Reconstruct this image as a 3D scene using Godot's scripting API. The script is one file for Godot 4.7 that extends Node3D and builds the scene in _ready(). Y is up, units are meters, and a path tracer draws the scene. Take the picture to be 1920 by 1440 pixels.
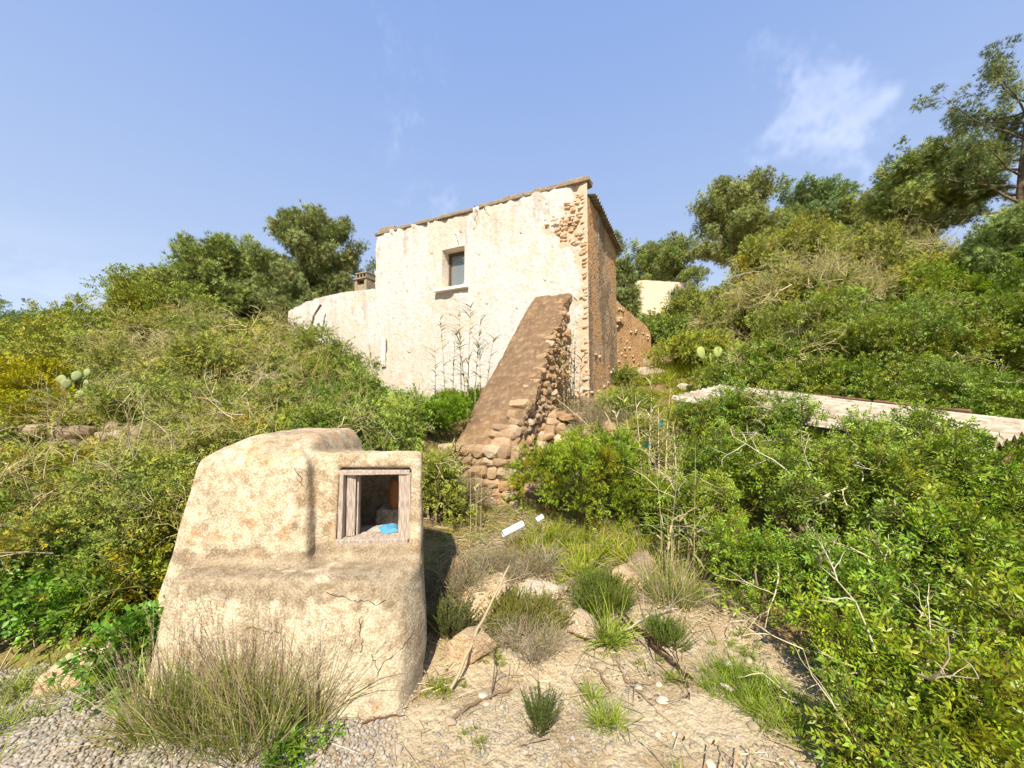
extends Node3D
# A whitewashed stone farmhouse on a scrub-covered slope, with a plastered well house in front. Units are metres, y is up, the camera looks along -z.

var rng := RandomNumberGenerator.new()
var n1 := FastNoiseLite.new()      # smooth fractal noise, 1 cycle per metre
var n2 := FastNoiseLite.new()      # plain noise
var nc := FastNoiseLite.new()      # cellular, rubble under limewash
var used := {}
var mats := {}
var protos := {}
var warned := 0

# ---------------------------------------------------------------- mesh builder
class MB:
	var v := PackedVector3Array()
	var n := PackedVector3Array()
	var c := PackedColorArray()
	var uv := PackedVector2Array()
	var ix := PackedInt32Array()

	func vert(p: Vector3, nn: Vector3, col: Color, t := Vector2.ZERO) -> int:
		v.append(p); n.append(nn); c.append(col); uv.append(t)
		return v.size() - 1

	func tri(a: int, b: int, d: int) -> void:
		var f := (v[b] - v[a]).cross(v[d] - v[a])
		if f.dot(n[a] + n[b] + n[d]) > 0.0:
			ix.append(a); ix.append(d); ix.append(b)
		else:
			ix.append(a); ix.append(b); ix.append(d)

	func quad(a: int, b: int, d: int, e: int) -> void:
		tri(a, b, d); tri(a, d, e)

	func leaf(p: Vector3, dir: Vector3, nor: Vector3, ln: float, w: float, col: Color) -> void:
		var s := dir.cross(nor).normalized()
		var nn := s.cross(dir).normalized()
		var m := p + dir * ln * 0.45
		var a := vert(p, nn, col)
		var b := vert(m + s * w * 0.5 + nn * w * 0.14, (nn - s * 0.35).normalized(), col)
		var d := vert(p + dir * ln - nn * ln * 0.08, nn, col)
		var e := vert(m - s * w * 0.5 + nn * w * 0.14, (nn + s * 0.35).normalized(), col)
		tri(a, b, d); tri(a, d, e)

	func needle(p: Vector3, dir: Vector3, ln: float, w: float, col: Color) -> void:
		var s := dir.cross(Vector3(0.31, 0.83, 0.47)).normalized()
		var nn := s.cross(dir).normalized()
		if nn.y < 0.0:
			nn = -nn
		tri(vert(p - s * w * 0.5, nn, col), vert(p + s * w * 0.5, nn, col), vert(p + dir * ln, nn, col))

	func blade(p: Vector3, dir: Vector3, bend: Vector3, ln: float, w: float, col: Color, tip: Color) -> void:
		var s := dir.cross(bend + Vector3(0.01, 0.02, 0.013)).normalized()
		var q := p
		var d := dir
		var last := -1
		for k in 4:
			var f := k / 3.0
			var ww := w * (1.0 - f * f) * 0.5 + 0.0004
			var nn := s.cross(d).normalized()
			if nn.y < 0.0:
				nn = -nn
			var a := vert(q - s * ww, nn, col.lerp(tip, f))
			vert(q + s * ww, nn, col.lerp(tip, f))
			if last >= 0:
				quad(last, last + 1, a + 1, a)
			last = a
			d = (d + bend * 0.34).normalized()
			q += d * ln / 3.0

	func tube(pts: PackedVector3Array, rad: PackedFloat32Array, sides: int, col: Color) -> void:
		var first := -1
		var up := Vector3(0.13, 0.21, 0.97)
		for k in pts.size():
			var t := (pts[mini(k + 1, pts.size() - 1)] - pts[maxi(k - 1, 0)]).normalized()
			var a := t.cross(up)
			if a.length() < 0.05:
				a = t.cross(Vector3(1, 0, 0))
			a = a.normalized()
			var b := t.cross(a)
			up = -a.cross(t) if false else up
			var start := v.size()
			for j in sides:
				var ang := TAU * j / sides
				var d := a * cos(ang) + b * sin(ang)
				vert(pts[k] + d * rad[k], d, col, Vector2(float(j) / sides, k))
			if first >= 0:
				for j in sides:
					var j2 := (j + 1) % sides
					quad(first + j, first + j2, start + j2, start + j)
			first = start

	func add(o: MB, t: Transform3D, tint := Color.WHITE) -> void:
		var at := v.size()
		var nb := t.basis.inverse().transposed()
		for k in o.v.size():
			v.append(t * o.v[k]); n.append((nb * o.n[k]).normalized()); c.append(o.c[k] * tint); uv.append(o.uv[k])
		for k in o.ix:
			ix.append(k + at)

	func smooth() -> void:            # normals from the faces, for meshes whose vertices are shared
		for k in n.size():
			n[k] = Vector3.ZERO
		for k in range(0, ix.size(), 3):
			var f := (v[ix[k + 2]] - v[ix[k]]).cross(v[ix[k + 1]] - v[ix[k]])
			n[ix[k]] += f; n[ix[k + 1]] += f; n[ix[k + 2]] += f
		for k in n.size():
			n[k] = n[k].normalized() if n[k].length() > 1e-12 else Vector3.UP

	func flat() -> void:              # one normal per face
		var ov := v
		var oi := ix
		v = PackedVector3Array(); n = PackedVector3Array(); c = PackedColorArray(); uv = PackedVector2Array(); ix = PackedInt32Array()
		for k in range(0, oi.size(), 3):
			var f := (ov[oi[k + 2]] - ov[oi[k]]).cross(ov[oi[k + 1]] - ov[oi[k]]).normalized()
			for j in 3:
				ix.append(vert(ov[oi[k + j]], f, Color.WHITE))

	func mesh(m: Material) -> ArrayMesh:
		var arr := []
		arr.resize(Mesh.ARRAY_MAX)
		arr[Mesh.ARRAY_VERTEX] = v; arr[Mesh.ARRAY_NORMAL] = n; arr[Mesh.ARRAY_COLOR] = c; arr[Mesh.ARRAY_TEX_UV] = uv; arr[Mesh.ARRAY_INDEX] = ix
		var am := ArrayMesh.new()
		am.add_surface_from_arrays(Mesh.PRIMITIVE_TRIANGLES, arr)
		am.surface_set_material(0, m)
		return am

# ---------------------------------------------------------------- naming and placing
func numbered(called: String) -> String:
	var k: int = used.get(called, 0)
	used[called] = k + 1
	return called if k == 0 else "%s_%03d" % [called, k]

func tag(o: Node3D, label: String, category: String, group := "", kind := "") -> Node3D:
	if label: o.set_meta("label", label)
	if category: o.set_meta("category", category)
	if group: o.set_meta("group", group)
	if kind: o.set_meta("kind", kind)
	return o

func thing(called: String, label: String, category: String, at := Vector3.ZERO, group := "") -> Node3D:
	var o := Node3D.new()
	o.name = numbered(called)
	add_child(o, true)
	o.position = at
	return tag(o, label, category, group)

func obj(called: String, m: Mesh, parent: Node3D = null, kind := "") -> MeshInstance3D:
	var o := MeshInstance3D.new()
	o.mesh = m
	if parent == null:
		o.name = numbered(called)
		add_child(o, true)
	else:
		var k := 0
		var nm := called
		while parent.has_node(nm):
			k += 1
			nm = "%s_%03d" % [called, k]
		o.name = nm
		parent.add_child(o, true)
	if kind: o.set_meta("kind", kind)
	return o

func many(called: String, m: Mesh, places: Array, tints: Array, parent: Node3D = null) -> MultiMeshInstance3D:
	var mm := MultiMesh.new()
	mm.transform_format = MultiMesh.TRANSFORM_3D
	mm.use_colors = true
	mm.mesh = m
	mm.instance_count = places.size()
	for k in places.size():
		mm.set_instance_transform(k, places[k])
		mm.set_instance_color(k, tints[k])
	var o := MultiMeshInstance3D.new()
	o.multimesh = mm
	if parent == null:
		o.name = numbered(called)
		add_child(o, true)
	else:
		var k := 0
		var nm := called
		while parent.has_node(nm):
			k += 1
			nm = "%s_%03d" % [called, k]
		o.name = nm
		parent.add_child(o, true)
	o.set_meta("kind", "stuff")
	return o

func rf(a: float, b: float) -> float:
	return rng.randf_range(a, b)

func rdir() -> Vector3:
	var z := rf(-1, 1)
	var a := rf(0, TAU)
	var r := sqrt(1.0 - z * z)
	return Vector3(r * cos(a), z, r * sin(a))

func facing(up: Vector3, spin: float, s := 1.0) -> Basis:
	var a := up.cross(Vector3(0.02, 0.03, 1.0)).normalized()
	if absf(up.z) > 0.98:
		a = up.cross(Vector3.RIGHT).normalized()
	var b := Basis(a, up, a.cross(up))
	return (b * Basis(Vector3.UP, spin)).scaled(Vector3(s, s, s))

# ---------------------------------------------------------------- textures and materials
func noise_bytes(seed_: int, size: int, freq: float, octaves := 4, cellular := false) -> PackedByteArray:
	var f := FastNoiseLite.new()
	f.seed = seed_
	f.frequency = freq
	f.fractal_octaves = octaves
	f.noise_type = FastNoiseLite.TYPE_CELLULAR if cellular else FastNoiseLite.TYPE_SIMPLEX_SMOOTH
	if cellular:
		f.cellular_return_type = FastNoiseLite.RETURN_DISTANCE2_SUB
		f.fractal_type = FastNoiseLite.FRACTAL_NONE
	return f.get_seamless_image(size, size, false, false, 0.15).get_data()

func tex(img: Image) -> ImageTexture:
	return ImageTexture.create_from_image(img)

func ramp_texture(size: int, layers: Array, base: Color) -> ImageTexture:
	# every layer: [noise bytes, low, high, colour, strength, second noise or null]; colours are sRGB
	var out := PackedByteArray()
	out.resize(size * size * 3)
	var count := layers.size()
	for k in size * size:
		var r := base.r
		var g := base.g
		var b := base.b
		for l in count:
			var lay: Array = layers[l]
			var t := clampf((float(lay[0][k]) - lay[1]) / (lay[2] - lay[1]), 0.0, 1.0) * float(lay[4])
			var col: Color = lay[3]
			r += (col.r - r) * t
			g += (col.g - g) * t
			b += (col.b - b) * t
		out[k * 3] = int(clampf(r, 0, 1) * 255)
		out[k * 3 + 1] = int(clampf(g, 0, 1) * 255)
		out[k * 3 + 2] = int(clampf(b, 0, 1) * 255)
	return tex(Image.create_from_data(size, size, false, Image.FORMAT_RGB8, out))

func height_texture(size: int, parts: Array) -> ImageTexture:
	var out := PackedByteArray()
	out.resize(size * size)
	for k in size * size:
		var h := 0.0
		for p in parts:
			h += float(p[0][k]) * p[1]
		out[k] = int(clampf(h, 0, 255))
	return tex(Image.create_from_data(size, size, false, Image.FORMAT_L8, out))

func mat(called: String, albedo: ImageTexture, scale: float, rough: float, bump: ImageTexture = null, depth := 0.0, vertex := true, triplanar := true) -> StandardMaterial3D:
	var m := StandardMaterial3D.new()
	m.resource_name = called
	m.roughness = rough
	m.metallic_specular = 0.3
	if albedo:
		m.albedo_texture = albedo
	if triplanar:
		m.uv1_triplanar = true
		m.uv1_triplanar_sharpness = 6.0
	m.uv1_scale = Vector3(scale, scale, scale)
	if bump:
		m.heightmap_enabled = true
		m.heightmap_texture = bump
		m.heightmap_scale = depth
	m.vertex_color_use_as_albedo = vertex
	mats[called] = m
	return m

func leaf_mat(called: String, rough: float, through: float, spec := 0.4) -> void:
	var m := StandardMaterial3D.new()
	m.resource_name = called
	m.vertex_color_use_as_albedo = true
	m.roughness = rough
	m.metallic_specular = spec
	m.cull_mode = BaseMaterial3D.CULL_DISABLED
	if through > 0.0:
		m.backlight_enabled = true
		m.backlight = Color(through, through, through)
	mats[called] = m

func make_materials() -> void:
	var fine := noise_bytes(3, 512, 0.03, 5)
	var grain := noise_bytes(5, 512, 0.12, 3)
	var broad := noise_bytes(9, 512, 0.009, 4)
	var patch_ := noise_bytes(14, 512, 0.018, 5)
	var cell := noise_bytes(21, 512, 0.035, 1, true)
	var bumps := height_texture(512, [[fine, 0.6], [grain, 0.4]])
	var stony := height_texture(512, [[cell, 0.5], [fine, 0.3], [grain, 0.2]])
	var soil := ramp_texture(512, [[broad, 100, 190, Color(0.82, 0.74, 0.60), 0.7], [fine, 130, 190, Color(0.92, 0.86, 0.75), 0.7], [grain, 150, 210, Color(0.97, 0.93, 0.85), 0.7], [grain, 90, 40, Color(0.66, 0.56, 0.43), 0.5]], Color(0.88, 0.81, 0.69))
	mat("soil", soil, 0.9, 0.95, stony, 2.0)
	var lime := ramp_texture(512, [[broad, 140, 210, Color(0.94, 0.90, 0.84), 0.6], [patch_, 165, 195, Color(0.91, 0.84, 0.73), 0.5], [fine, 160, 215, Color(0.97, 0.95, 0.93), 0.8], [grain, 95, 50, Color(0.84, 0.79, 0.73), 0.5], [patch_, 90, 62, Color(0.84, 0.80, 0.75), 0.5]], Color(0.95, 0.93, 0.89))
	mat("limewash", lime, 0.55, 0.9, bumps, 1.2)
	var ochre := ramp_texture(512, [[broad, 110, 190, Color(0.78, 0.63, 0.45), 0.7], [patch_, 150, 180, Color(0.62, 0.54, 0.45), 0.6], [fine, 150, 200, Color(0.90, 0.77, 0.58), 0.6], [grain, 90, 40, Color(0.55, 0.46, 0.37), 0.6]], Color(0.81, 0.69, 0.55))
	var om := mat("ochre_render", ochre, 0.7, 0.95, stony, 3.0)
	om.uv1_scale = Vector3(0.9, 0.6, 0.9)
	var cement := ramp_texture(512, [[broad, 110, 180, Color(0.54, 0.44, 0.33), 0.7], [patch_, 160, 178, Color(0.74, 0.66, 0.53), 0.7], [grain, 160, 215, Color(0.70, 0.60, 0.46), 0.7], [grain, 90, 50, Color(0.40, 0.32, 0.24), 0.6]], Color(0.62, 0.51, 0.39))
	mat("cement", cement, 0.8, 0.95, bumps, 1.6)
	var rock := ramp_texture(512, [[broad, 110, 180, Color(0.80, 0.72, 0.60), 0.7], [patch_, 140, 180, Color(0.94, 0.91, 0.85), 0.8], [fine, 90, 55, Color(0.60, 0.53, 0.44), 0.8], [grain, 160, 215, Color(0.95, 0.92, 0.87), 0.5], [grain, 95, 60, Color(0.58, 0.51, 0.42), 0.5]], Color(0.88, 0.82, 0.73))
	mat("concrete", ramp_texture(512, [[broad, 110, 180, Color(0.62, 0.55, 0.46), 0.7], [patch_, 160, 178, Color(0.80, 0.74, 0.64), 0.7], [grain, 160, 215, Color(0.80, 0.74, 0.65), 0.6], [grain, 90, 50, Color(0.45, 0.39, 0.32), 0.6]], Color(0.72, 0.65, 0.55)), 0.9, 0.95, bumps, 1.6)
	mat("pebble", null, 1.0, 0.95)
	mat("rock", rock, 1.6, 0.95, bumps, 1.5)
	# peeling limewash over beige plaster, for the well house
	var flake := noise_bytes(31, 1024, 0.022, 6)
	var flake2 := noise_bytes(37, 1024, 0.10, 4)
	var big := noise_bytes(41, 1024, 0.006, 3)
	var tone := noise_bytes(43, 1024, 0.012, 5)
	var well := ramp_texture(1024, [[tone, 100, 190, Color(0.75, 0.69, 0.60), 0.8], [big, 130, 200, Color(0.72, 0.66, 0.57), 0.5], [flake, 142, 150, Color(0.93, 0.90, 0.82), 0.55], [flake2, 143, 149, Color(0.95, 0.93, 0.86), 0.65], [flake2, 100, 90, Color(0.67, 0.60, 0.50), 0.35], [flake, 80, 70, Color(0.64, 0.56, 0.45), 0.4]], Color(0.86, 0.815, 0.71))
	var wellh := height_texture(1024, [[flake, 0.5], [flake2, 0.5]])
	mat("old_plaster", well, 0.62, 0.92, wellh, 0.55)
	var wood_img := Image.create(256, 256, false, Image.FORMAT_RGB8)
	var wn := FastNoiseLite.new()
	wn.seed = 8
	wn.frequency = 0.03
	for y in 256:
		for x in 256:
			var g := 0.5 + 0.5 * wn.get_noise_2d(x * 5.0, y * 0.35) + 0.25 * wn.get_noise_2d(x * 16.0, y * 0.8 + 400.0)
			wood_img.set_pixel(x, y, Color(0.46, 0.40, 0.35).lerp(Color(0.86, 0.80, 0.73), clampf(g, 0, 1)))
	mat("old_wood", tex(wood_img), 3.0, 0.85)
	mat("bark", ramp_texture(256, [[noise_bytes(51, 256, 0.05, 5), 100, 190, Color(0.36, 0.30, 0.24), 0.9]], Color(0.62, 0.55, 0.47)), 2.0, 0.95)
	var sheet := ramp_texture(512, [[broad, 110, 190, Color(0.80, 0.76, 0.69), 0.8], [patch_, 150, 185, Color(0.68, 0.62, 0.54), 0.7], [grain, 150, 215, Color(0.95, 0.93, 0.89), 0.6]], Color(0.90, 0.87, 0.81))
	mat("fibre_cement", sheet, 0.7, 0.9)
	mat("plain", null, 1.0, 0.8)
	leaf_mat("gloss_leaf", 0.42, 0.7, 0.5)
	leaf_mat("soft_leaf", 0.7, 0.65, 0.25)
	leaf_mat("needles", 0.6, 0.35, 0.3)
	leaf_mat("twig", 0.9, 0.0, 0.2)
	leaf_mat("grass", 0.6, 0.6, 0.3)
	var glass := StandardMaterial3D.new()
	glass.resource_name = "glass"
	glass.transparency = BaseMaterial3D.TRANSPARENCY_ALPHA
	glass.albedo_color = Color(0.9, 0.95, 0.95, 0.12)
	glass.roughness = 0.05
	mats["glass"] = glass

# ---------------------------------------------------------------- terrain
func along(t: Array, d: float) -> float:
	if d <= t[0][0]:
		return t[0][1]
	for k in range(1, t.size()):
		if d <= t[k][0]:
			return lerpf(t[k - 1][1], t[k][1], (d - t[k - 1][0]) / (t[k][0] - t[k - 1][0]))
	return t[-1][1]

const MIDDLE := [[2.3, 0.0], [3.0, 0.1], [4.0, 0.22], [5.4, 0.3], [5.9, 0.55], [6.5, 1.1], [7.2, 1.5], [8.2, 1.75], [10.0, 2.25], [14.0, 3.2], [20.0, 5.0], [40.0, 9.0], [100.0, 16.0], [400.0, 30.0]]
const WEST := [[2.4, 0.0], [3.0, 0.2], [4.0, 0.6], [5.0, 0.95], [7.0, 1.3], [9.0, 1.6], [12.0, 2.0], [20.0, 2.8], [40.0, 4.5], [100.0, 8.0], [400.0, 14.0]]
const EAST := [[2.2, 0.0], [4.0, 0.25], [6.0, 0.6], [8.0, 1.15], [10.0, 1.9], [12.0, 2.5], [14.0, 3.2], [20.0, 5.0], [40.0, 9.0], [100.0, 16.0], [400.0, 30.0]]

func gh(x: float, d: float) -> float:      # height of the ground at x, d metres in front of the camera
	var h := along(MIDDLE, d)
	if x < -0.5:
		h = lerpf(h, along(WEST, d), smoothstep(-0.5, -2.0, x))
	elif x > 2.0:
		h = lerpf(h, along(EAST, d), smoothstep(2.0, 3.6, x))
		h += clampf(x - 3.0, 0.0, 11.0) * 0.27 * smoothstep(4.5, 10.0, d)
	h += n1.get_noise_2d(x * 0.5, d * 0.5) * 0.16 * smoothstep(3.0, 8.0, d) + n1.get_noise_2d(x * 2.6 + 40.0, d * 2.6) * 0.035
	return h

func on(x: float, d: float, up := 0.0) -> Vector3:
	return Vector3(x, gh(x, d) + up, -d)

func spread(lo: float, fine_lo: float, fine_hi: float, hi: float, step: float) -> PackedFloat32Array:
	var a := PackedFloat32Array()
	var s := step
	var p := fine_lo
	var left := []
	while p > lo:
		s *= 1.16
		p -= s
		left.append(p)
	left.reverse()
	for q in left:
		a.append(q)
	p = fine_lo
	while p < fine_hi:
		a.append(p)
		p += step
	s = step
	while p < hi:
		a.append(p)
		s *= 1.16
		p += s
	a.append(p)
	return a

func path_mask(x: float, d: float) -> float:
	var w := n1.get_noise_2d(x * 1.7 + 9.0, d * 1.7) * 0.35
	var m := smoothstep(1.95, 1.55, x + w) * smoothstep(-0.75, -0.35, x + w * 0.5) * smoothstep(3.9, 3.3, d + w)
	m = maxf(m, smoothstep(1.5, 0.6, absf(x - 1.2) + w) * smoothstep(5.6, 6.0, d) * smoothstep(7.4, 6.8, d) * 0.8)
	return maxf(m, smoothstep(2.3, 2.05, d + w * 0.4) * smoothstep(1.95, 1.5, x + w))

func make_ground() -> void:
	var xs := spread(-500, -3.6, 4.2, 500, 0.075)
	var ds := spread(-400, 1.2, 7.6, 600, 0.075)
	var b := MB.new()
	for d in ds:
		for x in xs:
			var far := smoothstep(60.0, 400.0, Vector2(x, d).length())
			var w := path_mask(x, d)
			var t := n1.get_noise_2d(x * 1.3, d * 1.3 + 70.0)
			var scrub := Color(0.34, 0.27, 0.17).lerp(Color(0.30, 0.29, 0.13), smoothstep(-0.1, 0.2, t))
			var col := scrub.lerp(Color(0.62, 0.595, 0.525).lerp(Color(0.50, 0.45, 0.37), smoothstep(0.0, 0.2, n1.get_noise_2d(x * 3.1, d * 3.1 + 11.0))), w)
			var gravel := smoothstep(-0.55, -0.8, x + t * 0.2) * smoothstep(2.45, 2.2, d + t * 0.15)
			col = col.lerp(Color(0.46, 0.43, 0.385), gravel)
			b.vert(Vector3(x, gh(x, d) - far * 3.0, -d), Vector3.UP, col)
	var w2 := xs.size()
	for j in ds.size() - 1:
		for i in w2 - 1:
			b.quad(j * w2 + i, j * w2 + i + 1, (j + 1) * w2 + i + 1, (j + 1) * w2 + i)
	b.smooth()
	var g := obj("ground", b.mesh(mats.soil))
	tag(g, "pale stony earth of the slope with bare gravel in front", "ground", "", "structure")

# ---------------------------------------------------------------- solid shapes
func rock_shape(seed_: int, res: int, flat := 1.0, cuts := 7, low := 0.30, boxy := 0.0) -> MB:      # a boulder of about 1 m, cut by facets
	var r := RandomNumberGenerator.new()
	r.seed = seed_
	var planes := []
	for k in cuts:
		var z := r.randf_range(-1, 1)
		var a := r.randf_range(0, TAU)
		planes.append([Vector3(sqrt(1 - z * z) * cos(a), z, sqrt(1 - z * z) * sin(a)), r.randf_range(low, low + 0.12)])
	var b := MB.new()
	var index := {}
	var axes := [[Vector3.RIGHT, Vector3.UP, Vector3.BACK], [Vector3.LEFT, Vector3.UP, Vector3.FORWARD], [Vector3.UP, Vector3.BACK, Vector3.RIGHT], [Vector3.DOWN, Vector3.FORWARD, Vector3.RIGHT], [Vector3.BACK, Vector3.RIGHT, Vector3.UP], [Vector3.FORWARD, Vector3.LEFT, Vector3.UP]]
	for ax in axes:
		var ids := []
		for j in res + 1:
			for i in res + 1:
				var q: Vector3 = ax[0] + ax[1] * (2.0 * i / res - 1.0) + ax[2] * (2.0 * j / res - 1.0)
				var key := Vector3i((q * res * 2.0).round())
				if not index.has(key):
					var p := q.normalized() * (0.5 + 0.10 * n2.get_noise_3dv(q.normalized() * 1.6 + Vector3(seed_ * 7, 0, 0)))
					p = p.lerp(q * 0.40, boxy)
					for pl in planes:
						var over: float = p.dot(pl[0]) - pl[1]
						if over > 0.0:
							p -= pl[0] * over * 0.9
					p += q.normalized() * (0.022 * n2.get_noise_3dv(q.normalized() * 7.0 + Vector3(seed_ * 3, 5, 0)) + 0.012 * n2.get_noise_3dv(q.normalized() * 19.0 + Vector3(seed_ * 5, 0, 9)))
					p.y *= flat
					index[key] = b.vert(p, q.normalized(), Color.WHITE)
				ids.append(index[key])
		for j in res:
			for i in res:
				var o := j * (res + 1) + i
				b.quad(ids[o], ids[o + 1], ids[o + res + 2], ids[o + res + 1])
	b.smooth()
	return b

func noisy_box(size: Vector3, step: float, round_: float, amp: float, seed_ := 0, col := Color.WHITE, centre := Vector3.ZERO) -> MB:
	var b := MB.new()
	var h := size * 0.5
	round_ = minf(round_, minf(h.x, minf(h.y, h.z)) * 0.98)
	var inner := h - Vector3.ONE * round_
	for axis in 3:
		for sgn in [-1.0, 1.0]:
			var u := (axis + 1) % 3
			var w := (axis + 2) % 3
			var nu := clampi(int(size[u] / step), 1, 200) + 2
			var nw := clampi(int(size[w] / step), 1, 200) + 2
			var at := b.v.size()
			for j in nw + 1:
				for i in nu + 1:
					var p := Vector3.ZERO
					p[axis] = h[axis] * sgn
					p[u] = edge_spaced(i, nu, h[u], round_)
					p[w] = edge_spaced(j, nw, h[w], round_)
					var q := p.clamp(-inner, inner)
					var nn := (p - q).normalized()
					q += nn * round_
					if amp > 0.0:
						q += nn * amp * (n1.get_noise_3dv((q + centre) * 3.0 + Vector3(seed_ * 11.0, 0, 0)) * 1.2 + n2.get_noise_3dv((q + centre) * 14.0 + Vector3(0, seed_ * 11.0, 0)) * 0.5)
					b.vert(q + centre, nn, col, Vector2(q[u], q[w]))
			for j in nw:
				for i in nu:
					var o := at + j * (nu + 1) + i
					b.quad(o, o + 1, o + nu + 2, o + nu + 1)
	return b

func edge_spaced(i: int, count: int, h: float, r: float) -> float:
	if i == 0: return -h
	if i == count: return h
	return lerpf(-h + r, h - r, float(i - 1) / (count - 2)) if count > 2 else 0.0

func patch(b: MB, o: Vector3, eu: Vector3, ev: Vector3, step: float, nrm: Vector3, disp: Callable, tint: Callable) -> void:
	# a wall face: displaced by disp(p) along nrm except along its edges
	var nu := maxi(1, int(eu.length() / step))
	var nv := maxi(1, int(ev.length() / step))
	var at := b.v.size()
	for j in nv + 1:
		for i in nu + 1:
			var p := o + eu * (float(i) / nu) + ev * (float(j) / nv)
			b.vert(p + nrm * float(disp.call(p)), nrm, tint.call(p), Vector2(i, j))
	for j in nv:
		for i in nu:
			var q := at + j * (nu + 1) + i
			b.quad(q, q + 1, q + nu + 2, q + nu + 1)

func surface_net(sdf: Callable, lo: Vector3, hi: Vector3, cell: float) -> MB:
	var nx := int((hi.x - lo.x) / cell) + 1
	var ny := int((hi.y - lo.y) / cell) + 1
	var nz := int((hi.z - lo.z) / cell) + 1
	var f := PackedFloat32Array()
	f.resize(nx * ny * nz)
	var blk := 6
	var reach := cell * blk * 0.87 + 0.05
	for bz in range(0, nz, blk):
		for by in range(0, ny, blk):
			for bx in range(0, nx, blk):
				var mid: float = sdf.call(lo + Vector3(bx + blk * 0.5, by + blk * 0.5, bz + blk * 0.5) * cell)
				var near := absf(mid) < reach
				for z in range(bz, mini(bz + blk, nz)):
					for y in range(by, mini(by + blk, ny)):
						for x in range(bx, mini(bx + blk, nx)):
							f[(z * ny + y) * nx + x] = sdf.call(lo + Vector3(x, y, z) * cell) if near else mid
	var b := MB.new()
	var ids := PackedInt32Array()
	ids.resize(nx * ny * nz)
	ids.fill(-1)
	var step := [1, nx, nx * ny]
	for z in nz - 1:
		for y in ny - 1:
			for x in nx - 1:
				var k := (z * ny + y) * nx + x
				var inside := 0
				for c in 8:
					if f[k + (c & 1) + (c >> 1 & 1) * nx + (c >> 2) * nx * ny] < 0.0:
						inside += 1
				if inside == 0 or inside == 8:
					continue
				var sum := Vector3.ZERO
				var hits := 0
				for c in 8:
					var a := f[k + (c & 1) + (c >> 1 & 1) * nx + (c >> 2) * nx * ny]
					for axis in 3:
						if c >> axis & 1:
							continue
						var e := c | 1 << axis
						var g := f[k + (e & 1) + (e >> 1 & 1) * nx + (e >> 2) * nx * ny]
						if (a < 0.0) != (g < 0.0):
							var p := Vector3(c & 1, c >> 1 & 1, c >> 2)
							p[axis] += a / (a - g)
							sum += p
							hits += 1
				ids[k] = b.vert(lo + (Vector3(x, y, z) + sum / hits) * cell, Vector3.ZERO, Color.WHITE)
	for z in range(1, nz - 1):
		for y in range(1, ny - 1):
			for x in range(1, nx - 1):
				var k := (z * ny + y) * nx + x
				for axis in 3:
					var a := f[k]
					var g: float = f[k + step[axis]]
					if (a < 0.0) == (g < 0.0):
						continue
					var u: int = step[(axis + 1) % 3]
					var w: int = step[(axis + 2) % 3]
					var i0 := ids[k]
					var i1 := ids[k - u]
					var i2 := ids[k - u - w]
					var i3 := ids[k - w]
					if i0 < 0 or i1 < 0 or i2 < 0 or i3 < 0:
						continue
					if a < 0.0:
						b.ix.append_array(PackedInt32Array([i0, i2, i1, i0, i3, i2]))
					else:
						b.ix.append_array(PackedInt32Array([i0, i1, i2, i0, i2, i3]))
	b.smooth()
	return b

func rbox(p: Vector3, lo: Vector3, hi: Vector3, r: float) -> float:
	var q := (p - (lo + hi) * 0.5).abs() - (hi - lo) * 0.5 + Vector3(r, r, r)
	return q.max(Vector3.ZERO).length() + minf(maxf(q.x, maxf(q.y, q.z)), 0.0) - r

func smin(a: float, b: float, k: float) -> float:
	var h := maxf(k - absf(a - b), 0.0) / k
	return minf(a, b) - h * h * k * 0.25

func smax(a: float, b: float, k: float) -> float:
	return -smin(-a, -b, k)

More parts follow.
